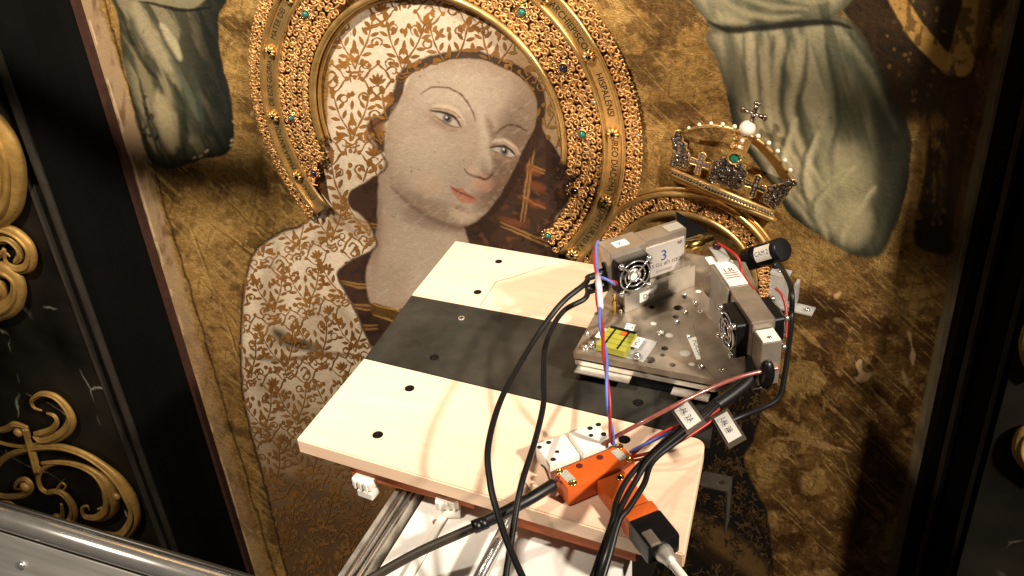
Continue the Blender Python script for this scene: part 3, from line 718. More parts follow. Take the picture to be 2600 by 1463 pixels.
def lattice(pt, x0, x1, y0, y1, s, rot, cell):
    ca, sa = math.cos(rot), math.sin(rot); cx, cy = (x0+x1)/2, (y0+y1)/2; n = int(max(x1-x0, y1-y0)/min(cell))+3; k = 0
    for j in range(-n, n+1):
        for i in range(-n, n+1):
            ux, uy = (i+(j % 2)*.5)*cell[0], j*cell[1]; x = cx+ux*ca-uy*sa; y = cy+ux*sa+uy*ca
            if not (x0 <= x < x1 and y0 <= y < y1): continue
            k += 1; x += random.uniform(-5, 5); y += random.uniform(-5, 5); r_ = rot+random.uniform(-.12, .12)
            if j % 2 == 0: spray(pt, (x, y), s*random.uniform(.95, 1.06), r_, 5)
            else: lozenge(pt, (x, y), s*random.uniform(.72, .80), r_, i+j)
            T = xf((x, y), 1, rot)
            filler(pt, T((cell[0]*.5, -8)), s*.8, r_, k); filler(pt, T((cell[0]*.27, cell[1]*.52)), s*.7, r_+.5, k+1); filler(pt, T((-cell[0]*.27, cell[1]*.5)), s*.7, r_-.4, k+2)
            for q in range(4): pt.dot(T((random.uniform(-.5, .5)*cell[0], random.uniform(.35, .6)*cell[1])), s*.045)
lattice(pv, 780, 1500, -300, 545, 126, 0.05, (118, 92))
lattice(pv, 560, 1180, 545, 1760, 100, -0.22, (92, 72))
pv.mb.build('gilt_leaf_pattern', M_broc, painting).__setitem__('kind', 'stuff')
def dark_color(x, y): return L3(104, 80, 48)*(.2+.6*random.random())
pk = Pat(LOWER_, dark_color, -0.0005)
for k in range(420):
    x, y = 1400+random.random()*600, 930+random.random()*600; a = random.random()*6.28; s = 26+random.random()*16
    T = xf((x, y), s, a)
    pk.line([T(p) for p in catmull([(-.6, .2), (-.2, -.12), (.25, .05), (.6, -.2)], 3)], 4.2)
    for q in range(4):
        u_ = -.4+q*.27; sg = 1 if q % 2 else -1; pk.leaf(T((u_, 0)), T((u_+.18, sg*.42)), s*.17)
pk.mb.build('gilt_leaf_pattern', M_broc, painting).__setitem__('kind', 'stuff')

# ------------------------------------------------------------------ frame and marble
M_frame = mat('black_lacquered_wood', (5, 5, 4), rough=.7, spec=.12, var=.45, vscale=14, bump=.3, bscale=60, bdist=.002, speck=((120, 112, 92), 26, .795), stretch=(1, 1, .6))
M_frame2 = mat('worn_black_edge', (46, 42, 36), rough=.7, spec=.15, var=.55, vscale=40, bump=.4, bscale=90, bdist=.002, speck=((120, 112, 96), 60, .75), stretch=(1, 1, .25))
M_bole = mat('red_brown_edge', (58, 32, 20), rough=.7, var=.4, vscale=60, bump=.3)
def marble(name):
    M = bpy.data.materials.new(name); M.use_nodes = True; nt = M.node_tree; N = nt.nodes; L = nt.links; b = N['Principled BSDF']
    tc = N.new('ShaderNodeTexCoord'); n0 = N.new('ShaderNodeTexNoise'); n0.inputs['Scale'].default_value = 5; n0.inputs['Detail'].default_value = 7; L.new(tc.outputs['Object'], n0.inputs['Vector'])
    r0 = N.new('ShaderNodeValToRGB'); e = r0.color_ramp.elements; e[0].position = .36; e[0].color = (*lin((9, 8, 7)), 1); e[1].position = .74; e[1].color = (*lin((44, 40, 33)), 1); L.new(n0.outputs['Fac'], r0.inputs['Fac'])
    mixv = N.new('ShaderNodeMix'); mixv.data_type = 'VECTOR'; mixv.inputs[0].default_value = .12; L.new(tc.outputs['Object'], mixv.inputs[4]); L.new(n0.outputs['Color'], mixv.inputs[5])
    v = N.new('ShaderNodeTexVoronoi'); v.feature = 'DISTANCE_TO_EDGE'; v.inputs['Scale'].default_value = 6.5; L.new(mixv.outputs[1], v.inputs['Vector'])
    n1_ = N.new('ShaderNodeTexNoise'); n1_.inputs['Scale'].default_value = 9; L.new(tc.outputs['Object'], n1_.inputs['Vector'])
    mr = N.new('ShaderNodeMapRange'); mr.inputs[1].default_value = 0; mr.inputs[2].default_value = .018; mr.inputs[3].default_value = 1; mr.inputs[4].default_value = 0; L.new(v.outputs['Distance'], mr.inputs[0])
    m2 = N.new('ShaderNodeMapRange'); m2.inputs[1].default_value = .52; m2.inputs[2].default_value = .66; L.new(n1_.outputs['Fac'], m2.inputs[0])
    mu = N.new('ShaderNodeMath'); mu.operation = 'MULTIPLY'; L.new(mr.outputs[0], mu.inputs[0]); L.new(m2.outputs[0], mu.inputs[1])
    mx = N.new('ShaderNodeMix'); mx.data_type = 'RGBA'; L.new(mu.outputs[0], mx.inputs[0]); L.new(r0.outputs['Color'], mx.inputs[6]); mx.inputs[7].default_value = (*lin((160, 155, 136)), 1)
    L.new(mx.outputs[2], b.inputs['Base Color']); b.inputs['Roughness'].default_value = .45; b.inputs['Specular IOR Level'].default_value = .15
    bp = N.new('ShaderNodeBump'); bp.inputs['Strength'].default_value = .15; bp.inputs['Distance'].default_value = .002; L.new(n0.outputs['Fac'], bp.inputs['Height']); L.new(bp.outputs['Normal'], b.inputs['Normal'])
    return M
M_marble = marble('dark_marble')
Z0, Z1 = -0.95, 2.15
def vstrip(name, prof, material, parent=None):
    """moulding of the given plan profile running the whole height"""
    mb = MB(); mb.prism(prof, (0, 0, Z0), (1, 0, 0), (0, 1, 0), (0, 0, 1), Z1-Z0); return mb.build(name, material, parent)
PANEL_Y = -0.115
# picture frame: each side is lip, splayed face, bead and outer fillet
frame = thing('picture_frame', 'black lacquered frame around the gold ground painting with worn bead edges', 'frame', (-0.585, -0.05, Z0))
vstrip('lip', [(-1.266, .02), (-1.256, .02), (-1.2585, -.012), (-1.266, -.014)], M_bole, frame)
vstrip('moulding', [(-1.2665, .03), (-1.2665, -.010), (-1.283, -.030), (-1.300, -.078), (-1.318, -.110), (-1.330, -.118), (-1.330, .03)], M_frame, frame)
vstrip('bead', [(-1.3305, .03), (-1.3305, -.122), (-1.338, -.128), (-1.346, -.124), (-1.347, .03)], M_frame2, frame)
vstrip('fillet', [(-1.3475, .03), (-1.3475, -.098), (-1.372, -.098), (-1.372, .03)], M_frame, frame)
vstrip('bead', [(-1.3725, .03), (-1.3725, -.112), (-1.382, -.118), (-1.3830, .03)], M_frame2, frame)
vstrip('lip', [(.086, .02), (.0935, .02), (.0945, -.016), (.0905, -.016)], mat('limestone_edge', (116, 102, 80), rough=.8, var=.4, vscale=50, bump=.4), frame)
vstrip('moulding', [(.095, .03), (.0945, -.012), (.101, -.05), (.112, -.055), (.114, .03)], M_frame, frame)
vstrip('bead', [(.1145, .03), (.1145, -.068), (.119, -.076), (.125, -.072), (.126, .03)], M_frame2, frame)
vstrip('moulding', [(.1265, .03), (.1265, -.058), (.136, -.085), (.150, -.098), (.151, .03)], M_frame, frame)
vstrip('bead', [(.1515, .03), (.1515, -.100), (.157, -.106), (.162, -.100), (.163, .03)], M_frame2, frame)
for nm, x0, x1 in (('wall', -2.75, -1.3835), ('wall', .1635, .75)):
    tag(vstrip(nm, [(x0, .04), (x0, PANEL_Y), (x1, PANEL_Y), (x1, .04)], M_marble), kind='structure')
tag(MB().box((-.6, .06, (Z0+Z1)/2), (1.6, .03, Z1-Z0)).build('wall', M_frame), kind='structure')

# ------------------------------------------------------------------ gold
M_gold = mat('gilt_silver', (226, 186, 118), rough=.36, metal=.8, var=.25, vscale=60, rvar=.12, bump=.15, bscale=250, bdist=.0006)
M_fil = mat('filigree_gold', (222, 174, 112), rough=.46, metal=.7, var=.3, vscale=40, bump=.2, bscale=400, bdist=.0005)
M_ink = mat('niello_lettering', (24, 16, 10), rough=.6)
M_turq = mat('turquoise_stone', (36, 112, 98), rough=.15, coat=.6, var=.25, vscale=200)
M_blue = mat('dark_sapphire', (34, 38, 62), rough=.12, coat=.8)
M_black = mat('onyx', (14, 12, 14), rough=.1, coat=.8)
M_ruby = mat('garnet', (120, 30, 70), rough=.12, coat=.8)
M_pearl = mat('pearl', (236, 222, 204), rough=.22, coat=.5)
M_diam = mat('diamond_paste', (196, 188, 178), rough=.08, metal=.75)
M_silv = mat('tarnished_silver', (164, 150, 136), rough=.28, metal=1.0, var=.35, vscale=300, bump=.3, bscale=600, bdist=.0005)
HC = np.array([-.644, 1.092])
def pol(c, r, a, y): return np.array([c[0]+r*math.cos(a), y, c[1]+r*math.sin(a)])
def arc_tube(mb, c, r, a0, a1, y, rad, n=90, flat=None):
    mb.tube([pol(c, r, a0+(a1-a0)*i/n, y) for i in range(n+1)], rad, 8, flat=flat, up=(0, -1, 0))
def arc_band(mb, c, r0, r1, a0, a1, y, t, n=100):
    vs_ = []; fs_ = []
    for i in range(n+1):
        a = a0+(a1-a0)*i/n; vs_ += [pol(c, r0, a, y), pol(c, r1, a, y), pol(c, r1, a, y+t), pol(c, r0, a, y+t)]
    for i in range(n):
        for k in range(4): fs_.append([4*i+k, 4*i+(k+1) % 4, 4*i+4+(k+1) % 4, 4*i+4+k])
    mb.add(vs_, fs_)
def curl(mb, cx, cz, R_, turns, sg, ph, y, rad, sides=4, n=15):
    pts = []
    for i in range(n):
        t = i/(n-1); a = ph+sg*t*turns*2*math.pi; r = R_*(1-.80*t); pts.append((cx+r*math.cos(a), y-.0022*math.sin(t*3.1), cz+r*math.sin(a)))
    mb.tube(pts, [rad*(1.15-.35*i/(n-1)) for i in range(n)], sides, cap=False, flat=(.5, 1.4), up=(0, -1, 0))
    e = pts[-1]; mb.ball(e, rad*1.5, 5, 4, (1, .5, 1))
def filigree(mb, c, r0, r1, a0, a1, step, y, rad, skip=None):
    r = r0; row = 0
    nr = max(1, round((r1-r0)/step)); dr = (r1-r0)/nr
    for k in range(nr):
        r = r0+dr*(k+.5); n = max(3, int((a1-a0)*r/step))
        for i in range(n):
            a = a0+(a1-a0)*(i+.5*(k % 2)+random.uniform(-.12, .12))/n; x, z = c[0]+r*math.cos(a), c[1]+r*math.sin(a)
            if skip and skip(x, z): continue
            sg = 1 if (i+k) % 2 else -1; ph = a+(math.pi if k % 2 else 0)+random.uniform(-.5, .5)
            curl(mb, x, z, step*.56, 1.15, sg, ph, y, rad)
            # tendril from the curl to its neighbour, with a leaf drop
            a2 = a+step*1.0/r; r2 = r+random.uniform(-.6, .6)*step; p0 = (x+step*.6*math.cos(ph), y, z+step*.6*math.sin(ph)); p2 = pol(c, r2, a2, y)
            mid = ((p0[0]+p2[0])/2+random.uniform(-.4, .4)*step, y-.002, (p0[2]+p2[2])/2+random.uniform(-.4, .4)*step)
            mb.tube(catmull([p0, mid, p2], 4), rad*.95, 4, cap=False, flat=(.5, 1.4), up=(0, -1, 0))
            if random.random() < .35:
                b = random.random()*6.28; mb.tube([(x, y, z), (x+step*.26*math.cos(b), y-.002, z+step*.26*math.sin(b)), (x+step*.5*math.cos(b), y, z+step*.5*math.sin(b))], [rad*.5, rad*1.9, rad*.3], 5)
def arc_text(s, c, r, am, h, y, sx=1.0):
    V_, F_ = text_mesh(s); mb = MB()
    return mb.add([pol(c, r+v[1]*h, am-v[0]*h*sx/r, y) for v in V_], F_)
def angd(c, px, py, src=True, y=0):
    q = W(px, py, y) if src else Wd(px, py, y); return math.atan2(q[2]-c[1], q[0]-c[0])

halo = thing('halo', 'large openwork gold halo with inscribed band and green stones round the veiled head', 'halo', (HC[0], -.006, HC[1]-.3))
A0, A1 = math.radians(-43), math.radians(217)
mb = MB()
AR1 = angd(HC, 826, 350); AR1 += 2*math.pi if AR1 < 0 else 0
arc_tube(mb, HC, .2025, math.radians(-9), AR1, -.011, .0065, flat=(1.0, .8)); arc_tube(mb, HC, .1945, math.radians(0), AR1, -.005, .003); mb.build('rim', M_gold, halo, True)
mb = MB(); arc_band(mb, HC, .2655, .2875, A0, A1, -.013, .006); band = mb.build('inscription_band', M_gold, halo)
for r in (.2635, .2895):
    mb = MB(); arc_tube(mb, HC, r, A0, A1, -.014, .0036); mb.build('rim', M_gold, halo, True)
gems = [((1472, 328), .0078, M_turq), ((1322, 22), .0078, M_turq), ((781, 28), .0075, M_turq), ((745, 288), .0065, M_turq), ((1425, 163), .0085, M_blue), ((800, 425), .0065, M_blue), ((1386, 582), .0065, M_turq), ((1452, 470), .008, M_black)]
gems = [(a, r*.85, m_) for a, r, m_ in gems]; gpos = [Wd(*g[0]) for g in gems]
def skipg(x, z): return (x < HC[0] and reg_at(*to_px((x, 0, z))) in (VEIL_, DRESS_)) or any(math.hypot(x-g[0], z-g[2]) < .011 for g in gpos)
M_gap_shade = mat('gap_shade_sheet', (92, 60, 30), rough=.6, metal=.3, var=.4, vscale=80)  # dark sheet added behind the filigree, its colour stands in for shade in the gaps
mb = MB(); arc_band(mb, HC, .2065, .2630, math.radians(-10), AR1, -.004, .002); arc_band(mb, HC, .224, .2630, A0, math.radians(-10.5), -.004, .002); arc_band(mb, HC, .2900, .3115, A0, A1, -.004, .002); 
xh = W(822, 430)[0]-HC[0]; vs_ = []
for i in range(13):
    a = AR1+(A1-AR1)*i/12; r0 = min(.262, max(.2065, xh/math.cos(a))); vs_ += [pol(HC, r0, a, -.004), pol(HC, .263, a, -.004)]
mb.add(vs_, [[2*i, 2*i+1, 2*i+3, 2*i+2] for i in range(12)]); tag(mb.build('backing', M_gap_shade, halo), kind='stuff')
mb = MB(); filigree(mb, HC, .2085, .261, math.radians(-12), math.radians(209), .0106, -.011, .0012, skipg)
filigree(mb, HC, .224, .261, math.radians(-44), math.radians(-12), .0106, -.011, .0012, skipg)
tag(mb.build('filigree', M_fil, halo, True), kind='stuff')
mb = MB(); filigree(mb, HC, .293, .312, A0, A1, .0105, -.010, .0012)
nl = 74
for i in range(nl):     # lobed outer edge
    a = A0+(A1-A0)*(i+.5)/nl; p = pol(HC, .313, a, -.009)
    for sg in (-1, 1): curl(mb, p[0]+.004*sg*-math.sin(a), p[2]+.004*sg*math.cos(a), .0058, .9, sg, a+sg*1.2, -.009, .00115)
tag(mb.build('filigree', M_fil, halo, True), kind='stuff')
for (pq, r, m_), g in zip(gems, gpos):
    mb = MB(); mb.ball((g[0], -.0155, g[2]), r*.72, 16, 8, (1, .75, 1)); st = mb.build('stone', m_, halo, True)
    mb = MB(); arc_tube(mb, (g[0], g[2]), r*.98, 0, 2*math.pi, -.0135, .0011, 24)
    for k in range(8):
        a = k*math.pi/4; mb.ball(pol((g[0], g[2]), r*1.35, a, -.0125), .0016, 6, 4)
    for k in range(6):      # star of wire round the setting
        a = k*math.pi/3; p, q = pol((g[0], g[2]), r*2.1, a, -.0125), pol((g[0], g[2]), r*2.1, a+2*math.pi/3, -.0125); mb.tube([p, q], .0009, 4)
        mb.ball(pol((g[0], g[2]), r*1.9, a+.52, -.0128), .0017, 6, 4)
    mb.build('setting', M_gold, st, True)
    for k in range(4):
        a = k*math.pi/2+.6; mb = MB(); mb.ball(pol((g[0], g[2]), r*1.45, a, -.0135), .0019, 8, 5); mb.build('garnet', M_ruby, st, True)
bz = None
for p in ((1505, 133), (1560, 328), (1541, 495), (1455, 627), (686, 114), (700, 286), (766, 438), (1405, -30), (740, -20)):
    a = angd(HC, *p); q = pol(HC, .2765, a, -.0145)
    mb = MB()
    for k in range(8):
        b = k*math.pi/4; mb.tube([(q[0], q[1], q[2]), (q[0]+.006*math.cos(b), q[1]-.004, q[2]+.006*math.sin(b)), (q[0]+.0095*math.cos(b), q[1]+.0005, q[2]+.0095*math.sin(b))], [.0022, .0026, .0007], 5)
    bs = mb.build('boss', M_gold, halo, True); mb = MB(); mb.ball((q[0], q[1]-.0035, q[2]), .0038, 10, 6); mb.build('stone', M_black, bs, True)
for s, p, h in (('ARCHIEPISCOPO', (1462, 70), .0132), ('HISPALENSI', (1546, 232), .0135), ('AUREO DIADEMATE', (1561, 412), .0130), ('REDIMITUR.VIII KAL', (1509, 572), .0132),
                ('MATER DEI', (706, 45), .0125), ('DE EDE GLORIA', (689, 200), .0118), ('ANTIQUA', (716, 332), .0125), ('MARIA', (745, 398), .0120), ('DIVAE', (790, 480), .012)):
    arc_text(s, HC, .2765, angd(HC, *p), h, -.0134, .92).build('inscription', M_ink, halo)

HC2 = np.array([-.268, .900])
halo2 = thing('small_halo', 'smaller gold openwork halo arching behind the metal instruments under the crown', 'halo', (HC2[0], -.006, HC2[1]))
B0, B1 = math.radians(-12), math.radians(186)
mb = MB(); arc_tube(mb, HC2, .104, B0, B1, -.012, .0045); arc_tube(mb, HC2, .0985, B0, B1, -.008, .0025); mb.build('rim', M_gold, halo2, True)
mb = MB(); arc_tube(mb, HC2, .134, B0, B1, -.012, .0045); arc_tube(mb, HC2, .1405, B0, B1, -.008, .003); mb.build('rim', M_gold, halo2, True)
mb = MB(); arc_band(mb, HC2, .107, .132, B0, B1, -.004, .002); mb.build('backing', M_gap_shade, halo2)  # same added dark sheet, shading the gaps of the lesser halo
mb = MB(); filigree(mb, HC2, .109, .130, B0, B1, .0105, -.011, .0011)
for i in range(17):
    a = B0+(B1-B0)*(i+.5)/17
    for k in range(5):
        b = a+(k-2)*.035; mb.tube(catmull([pol(HC2, .110, a, -.011), pol(HC2, .118, a+(b-a)*1.4, -.013), pol(HC2, .129, b, -.011)], 4), .0008, 4)
tag(mb.build('filigree', M_fil, halo2, True), kind='stuff')
for a in (38, 78, 112, 146):
    q = pol(HC2, .119, math.radians(a), -.015); mb = MB(); mb.ball(q, .0032, 10, 6); mb.build('stone', M_black, halo2, True)

# ------------------------------------------------------------------ the small jewelled crown above the lesser halo
def K(x, y, d=-.02): return W(1660+x*.2139, 250+y*.2139, d)
crown = thing('crown', 'small gold crown set with pearls, diamonds and one green stone, topped by a cross', 'crown', K(800, 1180, -.01))
t_ = [i/24 for i in range(25)]
def hoop(dx, dy, bul): return [K(185+1235*t+dx, 850+520*t+dy, -.008-bul*math.sin(math.pi*t)) for t in t_]
mb = MB(); mb.tube(hoop(0, -16, .024), .0030, 8); mb.tube(hoop(0, 44, .024), .0030, 8); mb.tube(hoop(24, 84, .020), .0038, 8)
vs_ = hoop(0, -16, .021)+hoop(20, 90, .018); mb.add(vs_, [[i, i+1, 26+i, 25+i] for i in range(24)]); mb.build('circlet', M_gold, crown, True)
mb = MB()
for i in range(34):
    t = (i+.5)/34; mb.ball(K(190+1235*t, 866+520*t, -.0105-.024*math.sin(math.pi*t)), .0021, 6, 4)
mb.build('diamond_row', M_diam, crown)
def plaque(out, d, seed):
    P3 = [K(x, y, d) for x, y in out]; c = np.mean(P3, 0)
    mb = MB(); mb.tube(list(P3)+[P3[0]], .0017, 6); pl = mb.build('plaque', M_gold, crown, True)
    mb = MB(); xs = [p[0] for p in out]; ys = [p[1] for p in out]; rr = random.Random(seed); n = 0
    def inside(x, y):
        r_ = False
        for i in range(len(out)):
            (ax, ay), (bx, by) = out[i], out[(i+1) % len(out)]
            if (ay > y) != (by > y) and x < (bx-ax)*(y-ay)/(by-ay)+ax: r_ = not r_
        return r_
    ar = (max(xs)-min(xs))*(max(ys)-min(ys)); mbd = MB()
    for k in range(int(ar/900)):
        x, y = rr.uniform(min(xs), max(xs)), rr.uniform(min(ys), max(ys))
        if not inside(x, y): continue
        p = K(x, y, d-.001)
        if rr.random() < .55: curl(mb, p[0], p[2], .0032, 1.0, rr.choice((-1, 1)), rr.random()*6.28, d-.001, .0007, 4, 9)
        else: mbd.ball(p, rr.uniform(.0011, .0021), 6, 4)
    if mb.f: mb.build('filigree', M_silv, pl)
    if mbd.f: mbd.build('diamonds', M_diam, pl)
    mb = MB(); n = len(P3); mb.add([p+np.array([0, .0015, 0]) for p in P3], [list(range(n))]); mb.build('backing', M_silv, pl)
plaque([(640, 960), (680, 820), (710, 760), (790, 740), (830, 700), (880, 700), (900, 650), (960, 630), (1030, 660), (1050, 720), (1030, 780), (1090, 800), (1070, 850), (1105, 880), (1060, 990), (1000, 1100), (820, 1030)], -.030, 1)
plaque([(205, 790), (240, 600), (225, 470), (265, 380), (310, 380), (345, 440), (340, 510), (390, 540), (380, 600), (425, 640), (420, 760), (390, 860)], -.010, 2)
plaque([(1260, 1215), (1330, 1110), (1370, 1060), (1440, 1030), (1510, 1020), (1590, 970), (1680, 960), (1690, 1000), (1610, 1080), (1560, 1160), (1480, 1260), (1420, 1290)], -.010, 3)
def floret(cx, cy, s, ang, d, m_, seed):
    out = []; a0 = math.radians(ang)
    for k in range(4):
        for q, r in ((-.62, .42), (-.34, .95), (0, 1.08), (.34, .95), (.62, .42)):
            a = a0+k*math.pi/2+q; out.append((cx+s*r*math.cos(a), cy+s*r*math.sin(a)))
    P3 = [K(x, y, d) for x, y in out]; mb = MB(); n = len(P3)
    f_ = [p+np.array([0, -.002, 0]) for p in P3]; mb.add(P3+f_, [list(range(n)), list(range(n, 2*n))]+[[i, (i+1) % n, n+(i+1) % n, n+i] for i in range(n)])
    fl = mb.build('floret', m_, crown); mb = MB(); mb.tube(f_+[f_[0]], .0011, 5); mb.build('edge', M_gold, fl, True)
    mb = MB()
    for k in range(4):
        for r in (.35, .65, .9):
            a = a0+k*math.pi/2; mb.ball(K(cx+s*r*math.cos(a), cy+s*r*math.sin(a), d-.0025), .0017, 6, 4)
    mb.ball(K(cx, cy, d-.003), .0026, 8, 5); mb.build('diamonds', M_diam, fl)
floret(553, 765, 128, 18, -.020, M_silv, 1); floret(1205, 1035, 135, 20, -.020, M_silv, 2)
mb = MB(); mb.tube([K(*p, d) for p, d in (((345, 412), -.010), ((430, 372), -.020), ((560, 335), -.028), ((720, 325), -.033), ((880, 345), -.036), ((1000, 385), -.037), ((1080, 425), -.037))], [.0022, .0026, .003, .003, .003, .003, .003], 6); mb.build('arch', M_gold, crown, True)
AR = [((1080, 425), -.037), ((1200, 470), -.036), ((1320, 560), -.032), ((1430, 670), -.027), ((1520, 790), -.021), ((1590, 900), -.014), ((1630, 970), -.009)]
mb = MB(); P1 = catmull([K(*p, d) for p, d in AR], 4); P2 = [p+np.array([-.012, .012, -.010]) for p in P1]
n = len(P1); mb.add(P1+P2, [[i, i+1, n+i+1, n+i] for i in range(n-1)]); mb.tube(P1, .0026, 6); mb.build('arch', M_gold, crown, True)
ST = [((975, 410), (1170, 480)), ((935, 560), (1120, 610)), ((915, 640), (1075, 690))]
mb = MB(); mb.add([K(*q, -.036) for pr in ST for q in pr], [[0, 1, 3, 2], [2, 3, 5, 4]]); strip_ = mb.build('arch', M_gold, crown)
mb = MB()
for k in range(16):
    x, y = 945+random.random()*180, 440+random.random()*200; p = K(x-.3*(y-440), y, -.038); curl(mb, p[0], p[2], .003, 1, 1, random.random()*6, -.038, .0007, 4, 9)
mb.build('filigree', M_fil, strip_)
for x, y, r, d in ((418, 352, .0032, -.020), (541, 312, .0034, -.027), (682, 298, .0034, -.032), (819, 307, .0036, -.035), (960, 335, .0038, -.037), (1240, 448, .0040, -.037), (1366, 530, .0040, -.033), (1470, 625, .0038, -.029), (1556, 735, .0038, -.024), (1620, 852, .0038, -.018), (1050, 503, .0036, -.040), (1016, 578, .0036, -.040)):
    mb = MB(); mb.ball(K(x, y, d-.002), r*.78, 12, 7); mb.build('pearl', M_pearl, crown, True)
mb = MB(); mb.ball(K(1112, 356, -.037), .0104, 20, 12); mb.build('pearl', M_pearl, crown, True)
mb = MB(); mb.lathe([(.0058, 0), (.0058, .002), (.004, .004), (.0001, .0045)], K(958, 712, -.031), (0, -1, 0), 8); em = mb.build('emerald', mat('emerald', (16, 110, 84), rough=.08, coat=.8), crown)
mb = MB(); c_ = K(958, 712, -.032); arc_tube(mb, (c_[0], c_[2]), .0082, 0, 6.283, -.033, .0014, 20); mb.build('setting', M_gold, em, True)
mb = MB(); C0 = np.array([1190, 185])
for a, L_ in ((20, 115), (200, 120), (-72, 110), (108, 95)):
    e = C0+L_*np.array([math.cos(math.radians(a)), math.sin(math.radians(a))]); mb.tube([K(*C0, -.036), K(*((C0+e)/2), -.036), K(*e, -.036)], [.0030, .0026, .0032], 6)
    for q in (-40, 0, 40):
        f2 = e+26*np.array([math.cos(math.radians(a+q)), math.sin(math.radians(a+q))]); mb.ball(K(*f2, -.036), .0030, 7, 5)
mb.build('cross', M_silv, crown, True)

# ------------------------------------------------------------------ carved gilt scrolls fixed to the dark marble
M_carve = mat('carved_gilt_bronze', (186, 148, 80), rough=.5, metal=.3, var=.5, vscale=26, col2=(92, 62, 28), bump=.5, bscale=120, bdist=.002)
def Q(x, y, d=PANEL_Y-.012): return W(x*.3541, 950+y*.3541, d)
def sweep(mb, pts, widths, conv=Q, d=PANEL_Y-.010, ridge=True, k=6):
    P3 = catmull([conv(x, y, d) for x, y in pts], k); n = len(P3); wi = np.interp(np.linspace(0, 1, n), np.linspace(0, 1, len(widths)), widths)
    sc = .00033
    mb.tube(P3, [w_*sc*.62 for w_ in wi], 10, flat=(.62, 1.0), up=(0, -1, 0))
    if ridge: mb.tube([p+np.array([0, -w_*sc*.36, 0]) for p, w_ in zip(P3, wi)], [w_*sc*.16 for w_ in wi], 6, up=(0, -1, 0))
orn = thing('gilt_scroll_ornament', 'gilded carved scrollwork with curling acanthus leaves above the steel rail', 'ornament', Q(500, 1200))
S_ = [[(300, 262), (245, 240), (228, 190), (300, 145), (400, 165), (480, 245), (512, 330), (475, 405), (390, 460), (300, 478), (245, 440)], [12, 20, 26, 40, 50, 56, 60, 56, 48, 34]], \
     [[(335, 282), (388, 298), (408, 345), (372, 395), (300, 425), (250, 430)], [14, 26, 30, 36, 44, 30]], [[(-60, 410), (40, 395), (110, 362), (200, 385)], [40, 40, 44, 22]], \
     [[(-60, 470), (60, 508), (180, 520), (290, 492)], [24, 26, 26, 14]], [[(178, 385), (215, 510), (268, 700)], [46, 52, 58]], \
     [[(-60, 720), (20, 610), (150, 552), (310, 525), (460, 530), (610, 580), (745, 665), (855, 765), (930, 880), (968, 990), (945, 1085), (860, 1165), (740, 1150), (580, 1122)], [34, 36, 40, 46, 50, 52, 62, 84, 96, 80, 74, 66, 52, 20]], \
     [[(300, 640), (430, 635), (560, 655), (680, 710), (760, 790), (800, 890), (780, 980), (700, 1030), (610, 1020), (590, 965), (625, 945), (640, 975)], [24, 34, 40, 56, 90, 110, 80, 50, 34, 22, 16, 10]], \
     [[(440, 630), (330, 665), (275, 730), (290, 810), (345, 850), (400, 850)], [22, 26, 30, 34, 34, 22]], [[(350, 845), (440, 850), (510, 920), (530, 1000), (490, 1070), (400, 1045)], [30, 46, 56, 60, 56, 40]], \
     [[(400, 850), (425, 800), (450, 782), (472, 805), (455, 832)], [20, 16, 16, 14, 10]], [[(0, 870), (70, 880), (180, 860), (225, 805), (190, 755), (130, 770), (110, 815), (160, 830)], [40, 44, 40, 36, 34, 30, 24, 14]], \
     [[(-50, 930), (60, 930), (150, 975)], [50, 50, 16]], [[(440, 930), (450, 1000), (430, 1060)], [20, 30, 40]], [[(700, 970), (760, 960), (800, 1000)], [14, 24, 14]]
for pts, wd in S_:
    mb = MB(); sweep(mb, pts, wd); mb.build('scroll', M_carve, orn, True)
for x, y, r in ((130, 420, .011), (180, 810, .013), (835, 880, .010), (410, 1030, .012), (500, 1060, .011)):
    mb = MB(); mb.ball(Q(x, y, PANEL_Y-.018), r, 12, 8, (1, .7, 1)); mb.build('knob', M_carve, orn, True)
def Q5(x, y, d=PANEL_Y-.012): return W(x*.345, 480+y*.345, d)
orn2 = thing('gilt_shell_ornament', 'gilded carved shell and ring on the black marble at the left edge', 'ornament', Q5(60, 900))
for pts, wd in (([(-160, 320), (0, 295), (120, 330), (205, 410), (232, 500), (205, 575), (130, 590), (60, 555)], [40, 60, 66, 66, 60, 56, 44, 24]), ([(-100, 420), (40, 370), (120, 420), (150, 490), (110, 540)], [30, 44, 40, 40, 24]),
                ([(60, 560), (35, 510), (50, 475), (75, 500)], [26, 20, 14, 8]), ([(-60, 520), (20, 470), (30, 440)], [30, 30, 20]), ([(-60, 590), (60, 605), (130, 680), (130, 790), (70, 870), (-60, 920)], [80, 96, 84, 80, 96, 100]), ([(-90, 700), (-10, 690), (20, 760), (-30, 830)], [40, 60, 60, 40])):
    mb = MB(); sweep(mb, pts, wd, Q5); mb.build('carving', M_carve, orn2, True)
orn3 = thing('gilt_disc_ornament', 'gilded carved disc cut by the left edge of the picture, topmost', 'ornament', Q5(-60, 240))
for pts, wd in (([(-150, -560), (-40, -470), (60, -330), (100, -170), (95, 20), (50, 140), (-60, 225)], [120, 130, 120, 120, 120, 120, 120]), ([(-120, -330), (-20, -220), (10, -40), (-60, 110)], [120, 130, 130, 120])):
    mb = MB(); sweep(mb, pts, wd, Q5); mb.build('carving', M_carve, orn3, True)
orn4 = thing('gilt_bud_ornament', 'gilded bud on the marble at the right edge of the picture', 'ornament', W(2600, 1200, PANEL_Y))
for pts, wd in (([(2640, 1085), (2606, 1100), (2594, 1135), (2606, 1170), (2655, 1220)], [40, 54, 60, 54, 40]), ([(2650, 1110), (2622, 1130), (2650, 1165)], [40, 56, 40])):
    mb = MB(); sweep(mb, pts, wd, lambda x, y, d: W(x, y, d)); mb.build('carving', M_carve, orn4, True)
